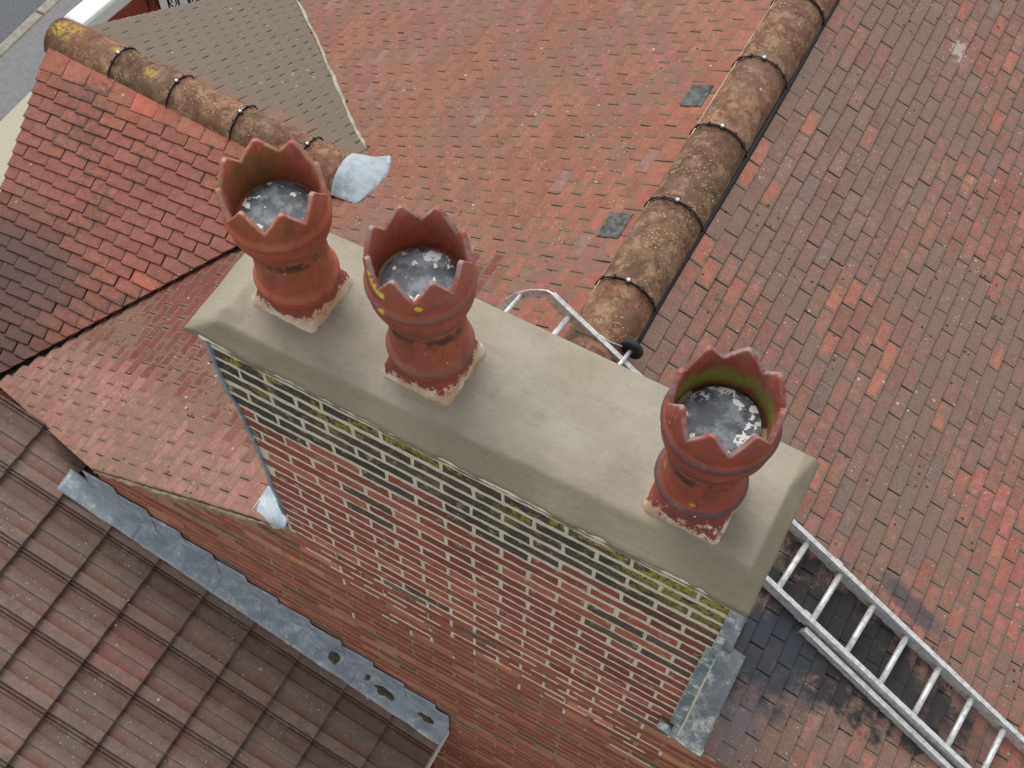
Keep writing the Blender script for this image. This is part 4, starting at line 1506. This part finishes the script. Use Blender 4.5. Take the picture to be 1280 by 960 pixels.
# ------------------------------------------------------------------ ladder
root_ld = thing('roof_ladder', (2.1, 0.9, z_right(2.1)), 'aluminium roof ladder hooked over the ridge behind the chimney, running down the sooty tiles', 'ladder')
e1 = V((1, -0.146, -TR)).normalized()
nl_ = V((TR, 0, 1)).normalized()
e2 = nl_.cross(e1).normalized()
if e2.y > 0: e2 = -e2
nl_ = e1.cross(e2); nl_ = nl_ if nl_.z > 0 else -nl_
Pf = V((0.73, 1.18, -0.77))


def LP(s, w, h=0.0): return Pf + e1 * s + e2 * w + nl_ * h


WL = 0.285
SEND = 3.9
b = MB()
# far rail: box section, upper part ends at the joint
b.bar(LP(0.0, 0, -0.028), LP(SEND, 0, -0.028), 0.021, 0.060, nl_)
part('side_rail', b, m_alu, root_ld)
b = MB()
b.bar(LP(0.62, WL, -0.028), LP(SEND, WL, -0.028), 0.021, 0.060, nl_)
part('side_rail', b, m_alu, root_ld)
b = MB()
b.bar(LP(1.70, WL, -0.028) + e2 * 0.033 - nl_ * 0.028, LP(SEND, WL, -0.028) + e2 * 0.055 - nl_ * 0.028, 0.022, 0.050, nl_)
part('lower_section_rail', b, m_alu, root_ld)
b = MB()
b.bar(LP(1.70, 0, -0.066), LP(SEND, 0, -0.066), 0.022, 0.030, nl_)
part('lower_section_rail', b, m_alu, root_ld)
for w in (0, WL):
    b = MB(); b.bar(LP(1.64, w, -0.026), LP(1.675, w, -0.026), 0.028, 0.066, nl_)
    part('joint_bracket', b, m_alu, root_ld)
s0 = (V((2.10, 0.98, 0)) - Pf); s0 = (2.10 - Pf.x) / e1.x
mr = None
for k in range(-7, 13):
    s = s0 + k * 0.1985
    if s < 0.1 or s > SEND - 0.05: continue
    b = MB()
    b.tube([LP(s, 0.006, -0.028), LP(s, WL - 0.006, -0.028)], 0.0135, 10, smooth=True)
    part('rung', b, m_alu, root_ld)
# hook
hk = [(0.735, 1.180, -0.772), (0.700, 1.185, -0.775), (0.664, 1.190, -0.80), (0.605, 1.198, -0.854), (0.545, 1.207, -0.932), (0.491, 1.215, -1.03), (0.462, 1.219, -1.113), (0.442, 1.222, -1.225)]
for w in (0.0, WL):
    b = MB()
    ids = []
    for i, p_ in enumerate(hk):
        p_ = V(p_) + e2 * w
        q0 = V(hk[max(0, i - 1)]); q1 = V(hk[min(len(hk) - 1, i + 1)])
        t = (q1 - q0).normalized(); nn = t.cross(e2).normalized()
        nn = nn if nn.dot(V((1, 0, 0.3))) > 0 else -nn
        if nn.z > 0.0 and i < 3: nn = nn
        dd = -V((0.5, -0.07, -0.6)).normalized()
        inw = (V((0.78, 1.18, -1.06)) + e2 * w - p_).normalized()
        ids.append([b.vert(p_ - e2 * 0.003), b.vert(p_ + e2 * 0.003), b.vert(p_ + e2 * 0.003 + inw * 0.038), b.vert(p_ - e2 * 0.003 + inw * 0.038)])
    for i in range(len(ids) - 1):
        for j in range(4):
            b.face((ids[i][j], ids[i][(j + 1) % 4], ids[i + 1][(j + 1) % 4], ids[i + 1][j]))
    b.face(ids[0]); b.face(ids[-1][::-1])
    part('ridge_hook', b, m_alu, root_ld)
for p_ in ((0.575, 1.203, -0.920), (0.475, 1.218, -1.135)):
    b = MB()
    b.tube([V(p_), V(p_) + e2 * WL], 0.0115, 10)
    part('hook_rung', b, m_alu, root_ld)
# axle and wheel
AX = Pf + e1 * ((1.092 - Pf.x) / e1.x) - nl_ * 0.0
b = MB()
b.tube([AX - e2 * 0.055 + nl_ * 0.012, AX + e2 * 0.10 + nl_ * 0.012], 0.0095, 10)
part('axle', b, m_alu, root_ld)
wc = AX - e2 * 0.062 + nl_ * 0.012
ax = e2
bx = e1; by = nl_


def wheel_pt(r, a, h): return wc + bx * (r * math.cos(a)) + by * (r * math.sin(a)) + ax * h


for w in (0,):
    b = MB(); n = 28
    prof = [(0.012, -0.013), (0.034, -0.013), (0.040, -0.016), (0.049, -0.011), (0.051, 0.0), (0.049, 0.011), (0.040, 0.016), (0.034, 0.013), (0.012, 0.013)]
    rg_ = [[b.vert(wheel_pt(r, 2 * math.pi * i / n, h)) for i in range(n)] for r, h in prof]
    for i in range(len(rg_) - 1):
        for j in range(n): b.face((rg_[i][j], rg_[i][(j + 1) % n], rg_[i + 1][(j + 1) % n], rg_[i + 1][j]), True)
    b.face(rg_[0][::-1]); b.face(rg_[-1])
    part('wheel', b, m_rubber, root_ld)
b = MB()
b.tube([LP(0.26, -0.008, 0.002), LP(0.31, -0.022, -0.004), LP(0.36, -0.042, 0.006)], 0.003, 6)
part('stay_wire', b, m_alu, root_ld)

# ------------------------------------------------------------------ house bodies under the roofs
root_h = thing('house_wall', (-1.2, 3.0, -7.5), 'brick house wall beneath the small side gable', 'wall')
b = MB()
b.box((-2.9, 2.0, -7.5), (-2.68, 4.2, -3.6))
b.box((-2.88, 0.4, -7.5), (-2.68, 2.0, -3.15))
b.box((-2.62, 0.3, -7.5), (-1.3, 0.5, -3.2))
wp = part('wall', b, m_brick_low, root_h); wp.color = tuple(lin(120, 66, 52)) + (1,)
root_e = thing('house_wall', (0.5, -2.0, -7.5), 'brick wall under the eave of the brown tiled roof', 'wall')
b = MB(); b.box((0.45, -4.4, -7.5), (0.70, -0.004, -3.62))
part('wall', b, m_brick_low, root_e).color = tuple(lin(120, 60, 50)) + (1,)
b = MB()
b.bar((0.842, -0.01, z_b(0.842) - 0.02), (0.842, -4.4, z_b(0.842) - 0.02), 0.012, 0.09, (0, 0, 1))
fp = part('fascia_board', b, m_white, root_e)

# ------------------------------------------------------------------ ground and street
ZG = -7.5
b = MB()
b.grid(lambda u, v: V((-150 + 300 * u, -150 + 300 * v, ZG - 0.12)), 2, 2, smooth=False)
tag(part('ground', b, m_soil, None), 'dull ground around the house', kind='structure')
kd = V((-0.02, 1.0, 0)).normalized()


def strip(name, x0, x1, y0, y1, z, mat, th=0.1, lab=None):
    b_ = MB()
    b_.box((x0, y0, z - th), (x1, y1, z))
    return tag(part(name, b_, mat, None), lab, kind='structure')


strip('road', -18, -8.62, -30, 40, ZG - 0.10, m_asphalt, 0.05, 'grey asphalt road beyond the kerb')
strip('pavement', -8.47, -5.6, -30, 40, ZG, m_pave, 0.14, 'plain grey pavement between kerb and garden')
b = MB()
root_k = thing('kerb', (-8.54, 5, ZG - 0.1), 'line of pale concrete kerb stones beside the road', 'kerb', kind='structure')
kb = MB(); kb.box((0, -0.455, -0.13), (0.145, 0.455, 0.012), bev=0.012)
kbm = kb.mesh('kerb_stone', m_kerb)
for i in range(14):
    link('kerb_stone', kbm, root_k, Matrix.Translation((-8.617, 0.9 + i * 0.925, ZG)), vary((1, 1, 1), random.Random(i), 0.1))
# cream path slab by the garden
b = MB()
pts = [(-7.78, 5.0), (-7.78, 2.2), (-5.0, 0.5), (-5.0, 4.2), (-7.3, 4.9)]
t_i = [b.vert((x, y, ZG + 0.03)) for x, y in pts]; b_i = [b.vert((x, y, ZG)) for x, y in pts]
b.face(t_i); b.face(b_i[::-1])
for i in range(5): b.face((t_i[i], b_i[i], b_i[(i + 1) % 5], t_i[(i + 1) % 5]))
tag(part('path', b, m_cream, None), 'pale gritty concrete path at the left edge', kind='structure')

# gate pier with white cap, and the iron railing beside it
px0 = V((-7.28, 5.35, 0)); pier_u = V((0.30, -0.02, 0)); pier_v = V((0.06, 0.62, 0))
root_p = thing('gate_pier', (-7.05, 5.7, ZG), 'brick gate pier with a thick white painted cap at the top edge', 'gate pier')


def quadbox(mb, o, u, v, z0, z1, col=(1, 1, 1)):
    P_ = [o, o + u, o + u + v, o + v]
    lo_ = [mb.vert((p.x, p.y, z0), col) for p in P_]; hi = [mb.vert((p.x, p.y, z1), col) for p in P_]
    mb.face(lo_[::-1]); mb.face(hi)
    for i in range(4): mb.face((lo_[i], lo_[(i + 1) % 4], hi[(i + 1) % 4], hi[i]))


b = MB()
quadbox(b, px0 + V((0.06, 0.08, 0)), pier_u * 0.8, pier_v * 1.6, ZG, -6.62)
part('shaft', b, m_brick_low, root_p).color = tuple(lin(150, 66, 48)) + (1,)
b = MB()
O = px0 + V((0.0, 0.0, 0)); U = pier_u * 0.95; Vv = pier_v * 1.7
def capf(k): return [O + U * k + Vv * k * .5, O + U * (1 - k) + Vv * k * .5, O + U * (1 - k) + Vv * (1 - k * .5), O + U * k + Vv * (1 - k * .5)]
lv = [(-6.62, 0.03), (-6.60, 0.0), (-6.46, 0.0), (-6.43, 0.06), (-6.42, 0.14)]
R_ = [[b.vert((p.x, p.y, z)) for p in capf(k)] for z, k in lv]
for i in range(len(R_) - 1):
    for j in range(4): b.face((R_[i][j], R_[i][(j + 1) % 4], R_[i + 1][(j + 1) % 4], R_[i + 1][j]))
b.face(R_[-1]); b.face(R_[0][::-1])
part('cap', b, m_white, root_p)

root_w = thing('garden_wall', (-6.2, 6.4, ZG), 'low red brick garden wall under the black iron railing', 'wall')
ra, rb_ = V((-7.02, 6.05, 0)), V((-5.6, 7.05, 0))
b = MB(); dr_ = (rb_ - ra).normalized(); nr_ = V((-dr_.y, dr_.x, 0))
quadbox(b, ra - nr_ * 0.11, dr_ * (rb_ - ra).length, nr_ * 0.22, ZG, ZG + 0.42)
part('wall', b, m_brick_low, root_w).color = tuple(lin(140, 64, 48)) + (1,)
root_i = thing('iron_railing', (-6.3, 6.5, ZG + 0.42), 'black wrought iron railing with scrolls at the top edge, beside the white capped pier', 'railing')
L = (rb_ - ra).length
b = MB()
for h in (0.52, 1.05): b.bar(ra + V((0, 0, ZG + h)), rb_ + V((0, 0, ZG + h)), 0.02, 0.025, (0, 0, 1))
part('rail', b, m_iron, root_i)
nb = 15
for i in range(nb + 1):
    q = ra + dr_ * (L * i / nb)
    b = MB(); b.tube([q + V((0, 0, ZG + 0.42)), q + V((0, 0, ZG + 1.12))], 0.011, 5)
    part('baluster', b, m_iron, root_i)
for i in range(0, nb, 2):
    q = ra + dr_ * (L * (i + 0.5) / nb)
    b = MB()
    pts = []
    for k in range(22):
        a = k / 21 * 3.4 * math.pi
        r = 0.085 * (1 - k / 26)
        pts.append(q + dr_ * (math.cos(a) * r * 0.75) + V((0, 0, ZG + 0.80 + math.sin(a) * r * 1.6)))
    b.tube(pts, 0.0085, 5)
    part('scroll', b, m_iron, root_i)
